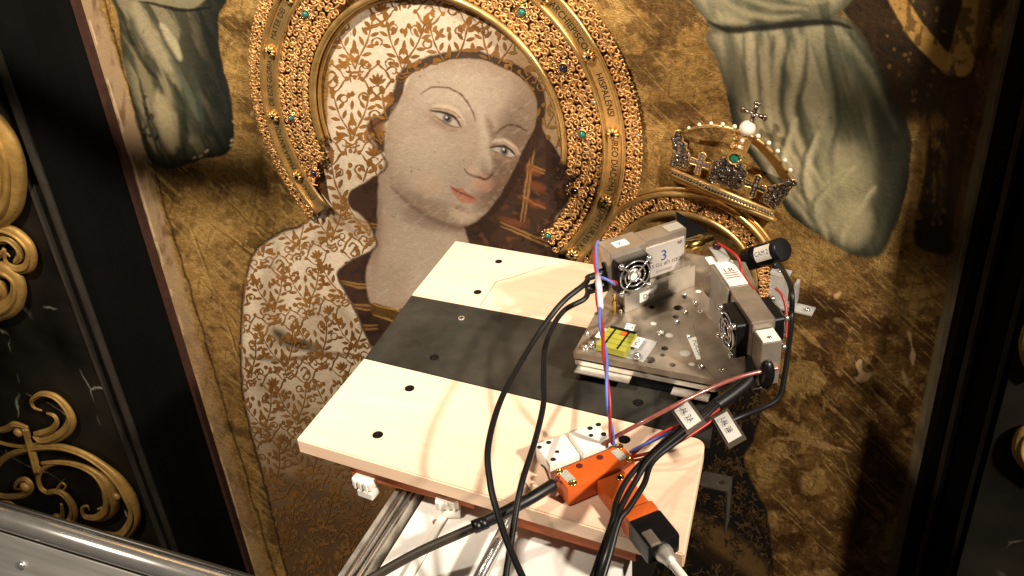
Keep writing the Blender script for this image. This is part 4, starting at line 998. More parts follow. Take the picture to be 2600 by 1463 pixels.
orn5 = thing('gilt_leaf_ornament', 'sliver of gilded carving on the marble beside the right edge, upper of two', 'ornament', W(2620, 950, PANEL_Y))
mb = MB(); sweep(mb, [(2640, 800), (2618, 840), (2612, 880), (2620, 920), (2645, 955)], [36, 50, 56, 50, 36], lambda x, y, d: W(x, y, d)); mb.build('carving', M_carve, orn5, True)
# ------------------------------------------------------------------ materials of the measuring rig
M_ply = mat('pale_birch_board', (238, 206, 178), rough=.42, var=.10, vscale=9, bump=.08, bscale=60, bdist=.0008, stretch=(1, 9, 9))
M_edge = mat('birch_board_edge', (236, 208, 178), rough=.5, var=.22, vscale=14, stretch=(1, 30, 30), bump=.1, bscale=60)
M_slate = mat('black_rubber_sheet', (17, 17, 16), rough=.5, spec=.3, var=.9, vscale=15, col2=(60, 58, 51), bump=.12, bscale=160, bdist=.0008, rvar=.1)
M_batten = mat('red_hardboard', (176, 92, 46), rough=.6, var=.2, vscale=40, stretch=(1, 8, 8), bump=.1)
M_alu = mat('brushed_aluminium', (206, 200, 190), rough=.40, metal=.8, var=.25, vscale=40, rvar=.14, bump=.05, bscale=300, bdist=.0003)
M_alud = mat('used_aluminium_plate', (176, 164, 148), rough=.45, metal=.65, var=.8, vscale=34, col2=(116, 104, 92), rvar=.16, bump=.1, bscale=160, bdist=.0005)
M_chrome = mat('polished_steel', (226, 224, 220), rough=.16, metal=.9, var=.1, vscale=60)
M_white = mat('white_painted_metal', (228, 226, 220), rough=.4, var=.08, vscale=30, bump=.05)
M_wplas = mat('white_plastic', (236, 232, 222), rough=.35, var=.06, vscale=60)
M_blk = mat('black_plastic', (16, 16, 17), rough=.35, var=.3, vscale=80)
M_cable = mat('black_cable_sheath', (18, 17, 17), rough=.42, var=.2, vscale=200, bump=.05, bscale=500)
M_hole = mat('drilled_hole', (12, 11, 10), rough=.8)
M_oran = mat('orange_plastic', (206, 94, 34), rough=.38, var=.10, vscale=60, bump=.06, bscale=500)
M_red = mat('red_wire', (160, 40, 30), rough=.4, var=.15, vscale=300)
M_bluew = mat('blue_wire', (84, 112, 196), rough=.4, var=.15, vscale=300)
M_sleeve = mat('clear_red_sleeving', (136, 76, 68), rough=.25, var=.3, vscale=150, coat=.4)
M_paper = mat('paper_label', (238, 236, 228), rough=.7, var=.05, vscale=100)
M_pen = mat('marker_ink', (34, 34, 44), rough=.7)
M_penb = mat('blue_print', (44, 66, 140), rough=.6)
M_clear = mat('clear_tape', (196, 190, 176), rough=.18, alpha=.5, coat=.3)
M_acryl = mat('frosted_acrylic', (200, 200, 196), rough=.2, alpha=.45, coat=.4, var=.1, vscale=80)
M_yel = mat('yellow_terminal', (158, 156, 60), rough=.35, var=.15, vscale=80)
M_brass = mat('brass', (226, 190, 110), rough=.22, metal=1.0)
UP = np.array([0, 0, 1.0]); EX = np.array([1.0, 0, 0]); EY = np.array([0, 1.0, 0])

# ------------------------------------------------------------------ the board
BZ = 1.0; BT = .019
FL, FR, R2 = H(752, 1115, BZ), H(1737, 1409, BZ), H(1795, 1116, BZ)
L1, L2, BL = H(924, 909, BZ), H(1045, 747, BZ), H(1156, 611, BZ)
rdir = (R2-FR)/np.linalg.norm(R2-FR); S2 = FR+rdir*(.305); BR = FR+rdir*(.438)
board = thing('scanner_board', 'pale wooden board with a black band across, carrying the instruments', 'board', (-.34, -.6, BZ-BT))
def slab(name, poly, z1, t, m_, parent, bev=.0015):
    mb = MB(); bm = bmesh.new(); vv = [bm.verts.new((p[0], p[1], z1)) for p in poly]; f_ = bm.faces.new(vv)
    r_ = bmesh.ops.extrude_face_region(bm, geom=[f_]); 
    for v in [g for g in r_['geom'] if isinstance(g, bmesh.types.BMVert)]: v.co.z -= t
    bmesh.ops.bevel(bm, geom=list(bm.edges), offset=bev, segments=2, affect='EDGES')
    for i, v in enumerate(bm.verts): v.index = i
    mb.add([tuple(v.co) for v in bm.verts], [[v.index for v in q.verts] for q in bm.faces]); bm.free()
    return mb.build(name, m_, parent)
rr_ = []
cA = R2+np.array([-.012, -.012, 0])
for i in range(6):
    a = i/5*math.pi/2; rr_.append((R2[0]-.012+.012*math.cos(a), R2[1]-.012+.012*math.sin(a)))
slab('panel', [FL[:2], FR[:2]]+rr_+[L1[:2]], BZ, BT, M_ply, board)
slab('panel', [L2[:2], S2[:2], BR[:2], BL[:2]], BZ, BT, M_ply, board)
g = np.array([.0004, .0004]); slab('black_band', [(L1[0], L1[1]+.0006), (R2[0]+.003, R2[1]+.0006), (S2[0], S2[1]-.0006), (L2[0], L2[1]-.0006)], BZ-.0012, .012, M_slate, board, .0008)
# fixing screws: countersunk black heads with a cross recess
def screw_mesh(r, m_, parent, p, dark=True):
    mb = MB(); mb.lathe([(r, -.002), (r, .0004), (r*.86, .0007), (r*.45, .0002), (.0001, .0001)], p, (0, 0, 1), 14)
    s_ = mb.build('screw', m_, parent, True)
    mb = MB()
    for a in (0.4, 1.97): mb.box((p[0], p[1], p[2]+.0006), (r*1.1, r*.26, .0006), yawM(math.degrees(a)))
    mb.build('recess', M_hole, s_); return s_
M_scr = mat('blackened_screw', (34, 30, 26), rough=.35, metal=.8)
for (x, y), r in (((1254, 658), .0048), ((1201, 735), .0052), ((1030, 977), .0056), ((950, 1094), .0058), ((1092, 898), .0048), ((1605, 1012), .0050), ((1570, 1106), .0062), ((1521, 1240), .0060)):
    screw_mesh(r, M_scr, board, Hd(x, y, BZ))
screw_mesh(.0042, M_alu, board, Hd(1160, 800, BZ))
for (x, y), r in (((1146, 652), .0046), ((1106, 704), .0046), ((1211, 1192), .0040), ((1260, 1100), .0028), ((1206, 690), .0018)):   # filled or empty bore holes
    p = Hd(x, y, BZ); mb = MB(); mb.lathe([(r, -.001), (r, .0005), (r*.8, .0004), (r*.7, -.0006), (.0001, -.0006)], p, (0, 0, 1), 14); mb.build('plugged_hole', M_edge, board, True)
# dark line drawn in along a shadow edge on the back panel
M_shade_edge = mat('shade_edge_line', (70, 64, 58), rough=.9)
mb = MB(); P_ = [Hd(x, y, BZ+.0003) for x, y in ((1207, 768), (1248, 708), (1290, 697), (1375, 668))]
mb.tube(P_, .00028, 4); mb.build('shade_edge_line', M_shade_edge, board)
# hardboard battens under the front edge
for a, b in (((880, 1172), (1190, 1255)), ((1268, 1290), (1600, 1388))):
    p, q = Hd(*a, BZ-BT-.004), Hd(*b, BZ-BT-.004); d = (q-p); L_ = np.linalg.norm(d); d /= L_; M3 = np.array([d, np.cross(UP, d), UP]).T
    mb = MB(); mb.box((p+q)/2+np.cross(UP, d)*.012+UP*-.006, (L_, .024, .017), M3, .001); mb.build('batten', M_batten, board)

# ------------------------------------------------------------------ linear stage below the board
SZ = .945
stage = thing('linear_stage', 'white scanner stage with white cover panels below the board', 'stage', (-.3, -.75, .80))
def strip_y(name, x0, x1, y0, y1, z1, t, m_, parent, bev=.001):
    return MB().box(((x0+x1)/2, (y0+y1)/2, z1-t/2), (x1-x0, y1-y0, t), None, bev).build(name, m_, parent)
xa = H(935, 1463, SZ)[0]; xb = H(1040, 1463, SZ)[0]; xe = H(1574, 1463, SZ)[0]
strip_y('cover_panel', xa+.004, xb-.0055, -1.05, -.555, SZ-.003, .02, M_white, stage)
strip_y('cover_panel', xb+.0045, xe, -1.05, -.560, SZ, .05, M_white, stage)
strip_y('edge_strip', xb-.005, xb+.0035, -1.05, -.575, SZ+.003, .02, M_wplas, stage)
strip_y('housing', xa+.006, xe-.004, -1.04, -.30, SZ-.03, .13, M_blk, stage)
for x, y in ((1097, 1315), (1760, 1290)):
    p = Hd(x, y, SZ-.003)
    if p[0] < xe: mb = MB(); mb.lathe([(.0042, 0), (.0042, .0012), (.0030, .0020), (.0015, .0012), (.0001, .001)], p, UP, 12); mb.build('screw', M_chrome, stage, True)
# slotted aluminium extrusion
ext = thing('aluminium_extrusion', 'slotted shiny aluminium rail running out from under the left of the board', 'rail', (-.44, -.75, .9))
x0 = H(854, 1463, SZ+.01)[0]; x1 = xa-.001; w_ = x1-x0
prof = [(0, 0), (0, .034), (.22*w_, .034), (.24*w_, .026), (.40*w_, .026), (.42*w_, .036), (.62*w_, .036), (.64*w_, .022), (.70*w_, .022), (.72*w_, .032), (w_, .032), (w_, 0)]
MB().prism(prof, (x0, -1.05, SZ-.026), EX, UP, EY, .52).build('profile', M_alu, ext)
for f_ in (.5, .86):
    MB().tube([(x0+f_*w_, -1.05, SZ+.009), (x0+f_*w_, -.535, SZ+.009)], .0022, 8).build('guide_bead', M_chrome, ext, True)
# white plastic clips under the battens
def clip(label, px, py, yaw):
    p = Hd(px, py, .945); M3 = yawM(yaw); t = thing('plastic_clip', label, 'clip', p, 'white clips under the board')
    MB().box(p+M3@np.array([0, 0, .018]), (.024, .016, .012), M3, .002).build('body', M_wplas, t)
    MB().box(p+M3@np.array([.003, -.002, .006]), (.019, .014, .010), M3, .0015).build('foot', M_wplas, t)
    for k in range(3): MB().box(p+M3@np.array([-.007+.007*k, -.0085, .018]), (.0025, .003, .011), M3, .0006).build('rib', M_wplas, t)
clip('white plastic clip hanging under the left end of the board', 925, 1240, -6); clip('white plastic clip under the board between rail and white panel', 1130, 1290, 20)
# threaded chrome rod over the panels
rod = thing('threaded_rod', 'chrome threaded rod slanting down over the white panels', 'rod', Hd(1230, 1449, .97))
p, q = Hd(1292, 1288, .975), Hd(1192, 1480, .972); mb = MB(); mb.tube([p, q], .0062, 14); mb.build('shaft', M_chrome, rod, True)
mb = MB(); dd = q-p; L_ = np.linalg.norm(dd); dd /= L_; a_ = np.cross(dd, UP); a_ /= np.linalg.norm(a_); b_ = np.cross(a_, dd); hp = []
for i in range(46*8):
    an = i/8*2*math.pi; hp.append(p+dd*(.04+i/8*.0022)+.0062*(a_*math.cos(an)+b_*math.sin(an)))
mb.tube(hp, .0007, 4); mb.build('thread', M_chrome, rod, True)
mb = MB(); mb.lathe([(.0085, 0), (.0085, .012), (.0062, .014)], p, dd, 16); mb.build('collar', M_chrome, rod, True)
# perforated steel bracket right of the board
br = thing('steel_bracket', 'grey perforated steel angle sticking out from under the right edge of the board', 'bracket', Hd(1825, 1250, .93))
M_brk = mat('dull_zinc', (62, 56, 48), rough=.6, metal=.4, var=.3, vscale=60)
p = Hd(1800, 1213, .965); mb = MB(); mb.prism(rrect(.030, .022, .003), p, EX, EY, UP, .0016, holes=[circle(.006, 0, .003, 10)]); mb.build('plate', M_brk, br)
MB().box(p+np.array([.0139, 0, -.030]), (.0018, .020, .058), None, .0006).build('leg', M_brk, br)

# ------------------------------------------------------------------ steel guard rail, lower left
rail = thing('guard_rail', 'polished steel tube and flat bar crossing the lower left corner', 'rail', (-.9, -.64, .75))
RY = -.641; RZ = .800
MB().tube([(-1.9, RY, RZ), (-.25, RY, RZ)], .0135, 28).build('tube', M_chrome, rail, True)
MB().tube([(-1.9, RY+.013, RZ+.0105), (-.25, RY+.013, RZ+.0105)], .004, 10).build('piping', mat('dark_rubber_seal', (28, 24, 16), rough=.4), rail, True)
M_satin = mat('satin_steel', (190, 188, 184), rough=.36, metal=.8, var=.12, vscale=20, rvar=.08, stretch=(.4, 6, 6))
MB().box((-1.075, RY-.030, RZ-.036), (1.65, .005, .060), np.array([[1, 0, 0], [0, .72, .694], [0, -.694, .72]]), .001).build('flat_bar', M_satin, rail)
MB().box((-1.075, RY-.050, RZ-.061), (1.65, .006, .006), None, .001).build('bar_edge', M_satin, rail)
p = H(90, 1400, RZ-.034); mb = MB(); q_ = np.array([p[0], RY-.0325, RZ-.0335]); mb.lathe([(.0055, 0), (.0052, .002), (.003, .0038), (.0001, .0042)], q_, (0, -.72, .694), 14); sc = mb.build('screw', M_chrome, rail, True)
MB().box((-.865, RY-.035, RZ-.085), (.030, .012, .05), yawM(0), .002).build('pad', M_ply, rail)

# ------------------------------------------------------------------ instrument plate
ZP = 1.034
plate = thing('mounting_plate', 'scuffed aluminium plate drilled with holes, standing on the black band', 'plate', (-.23, -.39, BZ))
pfl, pfr = H(1456, 894, ZP), H(1820, 966, ZP); pl_b = H(1521, 759, ZP)
ux = (pfr-pfl)/np.linalg.norm(pfr-pfl); uy = np.cross(UP, ux); PW = np.linalg.norm(pfr-pfl)
def PL(px, py, z=ZP):
    q = H(px, py, z)-pfl; return (q @ ux, q @ uy)
outl = [(0, 0), (PW, 0), (PW+.038, .03), (PW+.035, .12), (PW-.02, .235), (.055, .235), (-.002, .14)]
hl = []
for (px, py, r) in ((1722, 782, .0055), (1716, 805, .0035), (1650, 914, .0058), (1688, 885, .0038), (1682, 902, .0030), (1707, 927, .0036), (1636, 914, .0036), (1515, 796, .0030), (1655, 780, .0035)):
    hl.append(circle(*PL(px, py), r, 16))
mb = MB(); mb.prism(outl, pfl-UP*.008, ux, uy, UP, .008, holes=hl); mb.build('top_plate', M_alud, plate)
mb = MB(); mb.prism([(x*.985+.001, y+.0015) for x, y in outl], pfl-UP*.0175, ux, uy, UP, .006); mb.build('lower_plate', M_alu, plate)
mb = MB(); mb.prism([(.004, .006), (PW-.006, .006), (PW-.006, .2), (.05, .2)], pfl-UP*(ZP-BZ-.0005), ux, uy, UP, ZP-BZ-.0190); mb.build('spacer_block', M_blk, plate)
mb = MB(); mb.box(pfl+ux*.035+uy*-.004-UP*.0195, (.062, .012, .002), np.array([ux, uy, UP]).T, .0004); mb.build('tab', M_alu, plate)
mb = MB(); mb.box(pfl+ux*.132+uy*-.004-UP*.0225, (.040, .012, .002), np.array([ux, uy, UP]).T, .0004); mb.build('tab', M_alu, plate)
# socket and cap screws on the plate
for (px, py), r in (((1492, 850), .0030), ((1486, 886), .0046), ((1718, 820), .0030), ((1677, 849), .0046), ((1747, 858), .0030), ((1740, 795), .0028), ((1779, 795), .0038), ((1779, 934), .0034), ((1765, 772), .0030), ((1738, 752), .0028), ((1575, 794), .0030), ((1834, 945), .0034)):
    q = H(px, py, ZP); mb = MB(); mb.lathe([(r, 0), (r, .0022), (r*.8, .003), (r*.55, .003), (r*.5, .0012), (.0001, .0012)], q, UP, 12); mb.build('screw', M_chrome, plate, True)
M_putty = mat('dried_glue', (206, 200, 188), rough=.5, var=.2, vscale=200)
for (px, py), r in (((1740, 898), .0062), ((1757, 925), .0034), ((1700, 852), .0046), ((1660, 822), .0036), ((1773, 740), .0034)):
    q = H(px, py, ZP); mb = MB(); mb.ball(q, r, 10, 6, (1.1, .9, .28)); mb.build('glue_spot', M_putty, plate, True)
# paper labels stuck to the plate
def sticker(parent, c, u, v, n, w, h, txt, size, mpaper=None, mink=None, t=.0004):
    c, u, v, n = [np.array(q, float) for q in (c, u, v, n)]
    u = u/np.linalg.norm(u); n = n/np.linalg.norm(n); v = np.cross(n, u)
    mb = MB(); mb.prism([(-w/2, -h/2), (w/2, -h/2), (w/2, h/2), (-w/2, h/2)], c, u, v, n, t); s_ = mb.build('label', mpaper or M_paper, parent)
    if txt:
        mb = MB(); text(mb, txt, c+n*(t+.0002), u, v, size); mb.build('lettering', mink or M_pen, s_)
    return s_
a, b = H(1762, 862, ZP), H(1782, 908, ZP); d = b-a
sticker(plate, (a+b)/2+UP*.0003, b-a, None or np.cross(UP, d), UP, np.linalg.norm(d)*1.2, .0130, 'FOCUS', .0088)
a, b = H(1602, 826, ZP), H(1590, 853, ZP); d = b-a
sticker(plate, (a+b)/2+UP*.0003, b-a, None or np.cross(UP, d), UP, np.linalg.norm(d)*1.15, .0105, 'SV5', .009)
# clear sheet and the yellow terminal block at the front left
tb = thing('terminal_block', 'translucent yellow screw terminal block on the front edge of the aluminium plate', 'terminal block', H(1565, 900, ZP))
c0 = H(1566, 880, ZP); M3 = yawM(math.degrees(math.atan2(ux[1], ux[0]))-6)
sheet = MB().box(H(1585, 878, ZP)+UP*.0008, (.062, .040, .0012), M3, .0003).build('clear_base', M_acryl, tb)
for k in range(4): MB().box(c0+M3@np.array([0, -.0135+.009*k, .006]), (.034, .0080, .009), M3, .0008).build('terminal', M_yel, tb)
for k in range(2): MB().box(c0+M3@np.array([-.008+.016*k, 0, .0108]), (.0016, .034, .0012), M3).build('divider', M_blk, tb)
MB().box(c0+M3@np.array([0, .0175, .0105]), (.030, .004, .0012), M3).build('print_bar', M_blk, tb)
MB().box(c0+M3@np.array([.004, .0105, .0115]), (.006, .006, .002), M3, .0008).build('button', M_oran, tb)
for sx_, tx in ((-.021, 'VA'), (.021, 'VNA')):
    sticker(tb, c0+M3@np.array([sx_, .008, .0062]), M3@np.array([0, -1, 0]), None or M3@np.array([1, 0, 0]), UP, .019, .0095, tx, .0070)
for sx_ in (-.024, .029):
    mb = MB(); mb.lathe([(.0044, 0), (.0044, .005), (.003, .0056), (.0028, .003), (.0001, .003)], c0+M3@np.array([sx_, -.012, .001]), UP, 12); mb.build('post', M_chrome, tb, True)
# gold-plated stand-off left of the first detector
so = thing('brass_standoff', 'bright hexagonal brass stand-off beside the fan detector', 'stand-off', H(1560, 792, ZP))
mb = MB(); q = H(1560, 792, ZP); mb.lathe([(.0030, 0), (.0030, .016), (.0016, .0162), (.0016, .022), (.0027, .0222), (.0027, .036), (.0001, .036)], q, UP, 6); mb.build('spacer', M_brass, so)

# ------------------------------------------------------------------ axial fan, shared by both detectors
def fan(parent, c, u, v, n, s, hub_txt=True):
    """square fan of side s centred on c; u right, v up, n outwards"""
    u, v, n = [np.array(q, float)/np.linalg.norm(q) for q in (u, v, n)]
    R_ = s*.45; mb = MB(); mb.prism(rrect(s, s, s*.08), c, u, v, n, s*.28, holes=[circle(0, 0, R_, 32)]); fr = mb.build('fan_frame', M_blk, parent)
    mb = MB(); mb.lathe([(R_*.98, 0), (R_*.98, .0005)], c, n, 28); mb.build('backplate', M_blk, fr)
    o = c+n*s*.05
    for k in range(7):
        a = k*2*math.pi/7; vs_ = []
        for r_, da, hh in ((R_*.42, 0, .02), (R_*.42, .55, .16), (R_*.94, .75, .17), (R_*.94, .05, .02)):
            vs_.append(o+(u*math.cos(a+da)+v*math.sin(a+da))*r_+n*s*hh)
        mb = MB(); mb.add(vs_+[q+n*.0008 for q in vs_], [[0, 1, 2, 3], [7, 6, 5, 4], [0, 4, 5, 1], [1, 5, 6, 2], [2, 6, 7, 3], [3, 7, 4, 0]]); mb.build('fan_blade', M_blk, fr)
    mb = MB(); mb.lathe([(R_*.44, 0), (R_*.44, s*.19), (R_*.40, s*.21), (.0001, s*.21)], o, n, 24); mb.build('hub', M_blk, fr, True, )
    mb = MB(); mb.lathe([(R_*.40, s*.212), (.0001, s*.213)], o, n, 24); mb.build('hub_label', M_paper, fr)
    g0 = c+n*(s*.28+.0025); mb = MB()
    for rr in (.36, .68, 1.0): mb.tube([g0+(u*math.cos(2*math.pi*i/36)+v*math.sin(2*math.pi*i/36))*R_*rr for i in range(37)], .0010, 6)
    for k in range(4):
        a = math.pi/4+k*math.pi/2; d_ = u*math.cos(a)+v*math.sin(a)
        mb.tube([g0+d_*R_*.34, g0+d_*R_*.9+n*.0008, g0+d_*s*.60], .0011, 6)
        mb.tube([g0+d_*s*.60+(u*math.cos(6.283*i/12)+v*math.sin(6.283*i/12))*.0026 for i in range(13)], .0010, 6)
    mb.build('finger_guard', M_chrome, fr, True)
    for k in range(4):
        a = math.pi/4+k*math.pi/2; q = g0+(u*math.cos(a)+v*math.sin(a))*s*.60
        mb = MB(); mb.lathe([(.0033, -.001), (.0033, .0022), (.0024, .0034), (.0001, .0036)], q, n, 10); mb.build('screw', M_chrome, fr, True)
    return fr

# ------------------------------------------------------------------ first detector: box with the fan on its side
def axes(yaw):
    M3 = yawM(yaw); return M3[:, 0], M3[:, 1], M3
ZT = 1.128; ZB = 1.074
d1 = thing('fan_detector', 'grey metal detector box with upside-down lettering and a chrome guarded fan', 'detector', H(1600, 790, ZP))
u1, n1_, M1 = axes(47.0)
o1 = H(1550, 645, ZT)                       # top front left corner
nf = -n1_                                   # front face normal (towards the fan side)
def D1(a, b, c): return o1+u1*a+n1_*b+UP*c   # along, into depth, up
hb = ZT-ZB
def obox(name, a0, a1, b0, b1, c0, c1, m_, parent, f=D1, M_=None, bev=.0008):
    return MB().box(f((a0+a1)/2, (b0+b1)/2, (c0+c1)/2), (a1-a0, b1-b0, c1-c0), M1 if M_ is None else M_, bev).build(name, m_, parent)
M_box = mat('bare_sheet_metal', (190, 178, 162), rough=.38, metal=.75, var=.3, vscale=30, rvar=.1, bump=.04, bscale=200)
bx1 = obox('housing', 0, .045, 0, .029, -hb, 0, M_box, d1)
bx2 = obox('detector_body', .0455, .100, .004, .026, -hb+.002, -.0005, M_box, d1)
sheet1 = obox('printed_plate', .046, .097, .0028, .0038, -hb+.004, -.010, mat('printed_foil', (206, 200, 192), rough=.4, metal=.4), d1, bev=.0002)
un = -n1_
def ft(mbm, s, a, c, size, m_, flip=False, parent=sheet1):
    mb = MB(); u_ = -u1 if flip else u1; v_ = -UP if flip else UP
    text(mb, s, D1(a, .0026, c), u_, v_, size); mb.build('lettering', m_, parent)
ft(None, '2', .051, -.026, .018, M_penb); ft(None, '3', .070, -.026, .019, M_penb)
ft(None, 'SDD1 UP TO S3', .0735, -.036, .0064, M_pen, True); ft(None, 'trometer', .071, -.0445, .0058, mat('faded_print', (120, 112, 116), rough=.7))
mb = MB(); q = D1(.0905, .0026, -.0135); mb.lathe([(.0026, 0), (.0026, .001), (.0016, .0012), (.0001, .0008)], q, un, 12); mb.build('screw', M_alud, d1, True)
fan(d1, D1(.0225, -.0002, -hb/2-.001), u1, UP, un, .041)
sticker(d1, D1(.020, .013, .0003), -u1, None or -n1_, UP, .017, .0115, '1A', .0085)
sticker(d1, D1(.088, .013, .0003), u1, None or n1_, UP, .020, .014, '', .008, M_clear)
MB().prism(circle(0, 0, .004, 12), D1(-.0006, .014, -.022), n1_, UP, -u1, .0008).build('port', M_hole, d1)
# snout of the detector pointing at the painting, and its bright nozzle
for b_, c_ in ((.011, -.030), (.018, -.034)):
    mb = MB(); mb.lathe([(.0065, 0), (.0065, .026), (.0045, .028), (.0045, .040), (.0001, .040)], D1(.1005, b_, c_), u1, 16); mb.build('snout', M_brass if b_ < .015 else M_chrome, d1, True)
# mounting plate under the box
A_, B_ = H(1585, 794, ZP), H(1762, 724, ZP); dq = (B_-A_); Lq = np.linalg.norm(dq); dq /= Lq; nq = np.cross(UP, dq)
mb = MB(); mb.box((A_+B_)/2+UP*.0145, (Lq, .003, .029), np.array([dq, nq, UP]).T, .0006); brk = mb.build('bracket', M_alu, d1)
mb = MB(); mb.box((A_+B_)/2+nq*.014+UP*.019, (Lq*.9, .026, .036), np.array([dq, nq, UP]).T, .001); mb.build('support', M_alud, d1)
sticker(d1, A_+dq*.030-nq*.0018+UP*.013, dq, None or UP, -nq, .020, .0125, 'D4', .0085); sticker(d1, A_+dq*.050-nq*.0017+UP*.0165, dq, None or UP, -nq, .022, .0125, '', .008, M_clear)
mb = MB(); mb.prism([(0, 0), (.045, 0), (0, .040)], D1(.101, .026, -.030), u1, UP, n1_, .002); mb.build('black_card', M_blk, d1)
# cable connectors on the box's left end
for c_, r in ((-.030, .0048), (-.046, .0070)):
    mb = MB(); mb.lathe([(r*1.15, 0), (r*1.15, .010), (r*.8, .012), (r*.8, .020), (r*.55, .024), (.0001, .024)], D1(-.0005, .012, c_), -u1, 14); mb.build('connector', M_blk, d1, True)

# ------------------------------------------------------------------ second detector, mirrored on the right
d2 = thing('slim_detector', 'slim tilted metal detector with a black fan on each side, right of the aluminium plate', 'detector', H(1850, 900, ZP))
ZT2 = 1.116; o2 = H(1815, 680, ZT2); u2, n2v, M2 = axes(-58.0)       # u2 runs from nose to tail
def D2(a, b, c): return o2+u2*a+n2v*b+UP*c
def b2(name, a0, a1, b0, b1, c0, c1, m_, parent=None, bev=.0008): return obox(name, a0, a1, b0, b1, c0, c1, m_, parent or d2, D2, M2, bev)
b2('housing', .050, .104, 0, .0245, -.052, 0, M_box)
b2('detector_body', -.004, .0495, .001, .0235, -.050, -.001, M_box)
b2('cap', -.010, .038, .002, .0225, -.0008, .0006, M_white)
lb = D2(.016, .012, .0009); mb = MB(); text(mb, 'LR', lb+u2*-.006, n2v, -u2, .0105); mb.build('lettering', mat('brown_print', (120, 60, 44), rough=.7), d2)
for k in range(3): b2('print_line', .003+.0042*k+.012, .0042+.0042*k+.012, .004, .0195, .0008, .0011, mat('brown_print', (128, 84, 70), rough=.7), bev=.0001)
fan(d2, D2(.078, -.0004, -.026), -u2, UP, -n2v, .042); fan(d2, D2(.078, .0249, -.026), u2, UP, n2v, .042)
b2('end_plate', .1045, .1060, .0005, .024, -.060, -.002, M_alud); b2('tail_box', .1062, .128, .002, .0225, -.062, -.010, M_box)
b2('inner_cover', .107, .127, .003, .0215, -.0098, -.0085, M_white)
mb = MB(); q = D2(.122, .012, -.0085); mb.lathe([(.002, 0), (.002, .0012), (.0001, .0014)], q, UP, 8); mb.build('screw', M_chrome, d2, True)
mb = MB(); mb.ball(D2(.131, .008, -.046), .0105, 16, 10, (.75, .75, 1.7)); mb.build('cable_gland', M_blk, d2, True)
# nose: clear cap and round flange
mb = MB(); mb.lathe([(.022, 0), (.022, .0022), (.010, .0024), (.010, .012), (.0001, .012)], D2(-.006, .0125, -.026), -u2, 28); mb.build('flange', M_alud, d2, True)
b2('acrylic_tab', -.034, -.006, .005, .0195, .004, .0055, M_acryl); b2('acrylic_riser', -.0075, -.006, .005, .0195, -.004, .004, M_acryl)
b2('side_plate', -.004, .046, -.0028, -.0012, -.062, .002, M_alu); b2('paper_tab', -.020, -.006, -.004, .004, .001, .0016, M_paper)
mb = MB(); mb.ball(D2(-.029, .0125, .0085), .0052, 12, 8); mb.build('sensor_bead', mat('dark_red_bead', (54, 20, 22), rough=.3), d2, True)
A_, B_ = H(1782, 792, ZP), H(1815, 975, ZP); dq = (B_-A_); Lq = np.linalg.norm(dq); dq /= Lq; nq = np.cross(UP, dq)
mb = MB(); mb.prism([(0, -.003), (.025, -.012), (Lq*.75, -.010), (Lq, .004), (Lq, .03), (.0, .03)], A_+UP*.0003, dq, nq, UP, .002); mb.build('foot_plate', M_alud, d2)
b2('support', .006, .112, .003, .020, ZP-ZT2+.002, -.0525, M_alud)

# ------------------------------------------------------------------ small video camera and its clear bracket
vc = thing('video_camera', 'small black cylindrical camera with a handwritten white label', 'camera', Wd(1940, 680, -.10))
p0, p1 = W(1990, 632, -.115), W(1896, 660, -.085); ax_ = p1-p0; Lc = np.linalg.norm(ax_); ax_ /= Lc
mb = MB(); mb.lathe([(.0001, 0), (.0135, .0008), (.0152, .003), (.0152, .042), (.0140, .044)], p0, ax_, 32); body_ = mb.build('body', M_blk, vc, True, 40)
mb = MB(); mb.lathe([(.0120, .044), (.0120, .050), (.0150, .051), (.0150, .068), (.0120, .070), (.0105, .064), (.0001, .063)], p0, ax_, 28); mb.build('lens', M_blk, vc, True, 40)
mb = MB(); t_ = np.cross(ax_, UP); t_ /= np.linalg.norm(t_); w2 = np.cross(t_, ax_); w2 *= np.sign(w2[2]); toc = CAM-p0; toc = toc-ax_*(toc@ax_); toc /= np.linalg.norm(toc); tun = np.cross(ax_, toc); tun *= np.sign(tun[2]); vs_ = []
for i in range(9):
    a = math.radians(-28+i*9.5); dr = toc*math.cos(a)+tun*math.sin(a); vs_ += [p0+ax_*.010+dr*.0155, p0+ax_*.039+dr*.0155]
mb.add(vs_, [[2*i, 2*i+1, 2*i+3, 2*i+2] for i in range(8)]); mb.build('label', M_paper, vc, True)
am = math.radians(10)
mb = MB(); V_, F_ = text_mesh('CAM 2'); s_ = .0088
mb.add([p0+ax_*(.0245)-ax_*(v[0]*s_)+(toc*math.cos(am+v[1]*s_/.0157)+tun*math.sin(am+v[1]*s_/.0157))*.0157 for v in V_], F_); mb.build('lettering', M_pen, vc)
mb = MB(); q = W(1972, 662, -.122); mb.lathe([(.0048, 0), (.0055, .008), (.004, .012), (.0001, .012)], q, (0, -.5, -.85), 12); mb.build('strain_relief', M_blk, vc, True)
ab = thing('acrylic_bracket', 'clear acrylic bracket with two flanges right of the slim detector', 'bracket', Wd(1965, 790, -.13))
c0 = Wd(1958, 735, -.14); Mt = yawM(-8)
MB().box(c0, (.024, .003, .050), Mt, .0006).build('upright', M_acryl, ab); MB().box(c0+np.array([0, .006, .026]), (.024, .014, .003), Mt, .0006).build('flange', M_acryl, ab)
MB().box(c0+np.array([.022, .004, -.022]), (.046, .018, .003), Mt, .0006).build('flange', M_acryl, ab); MB().box(c0+np.array([.020, .012, -.005]), (.004, .016, .032), Mt, .0006).build('rib', M_acryl, ab)
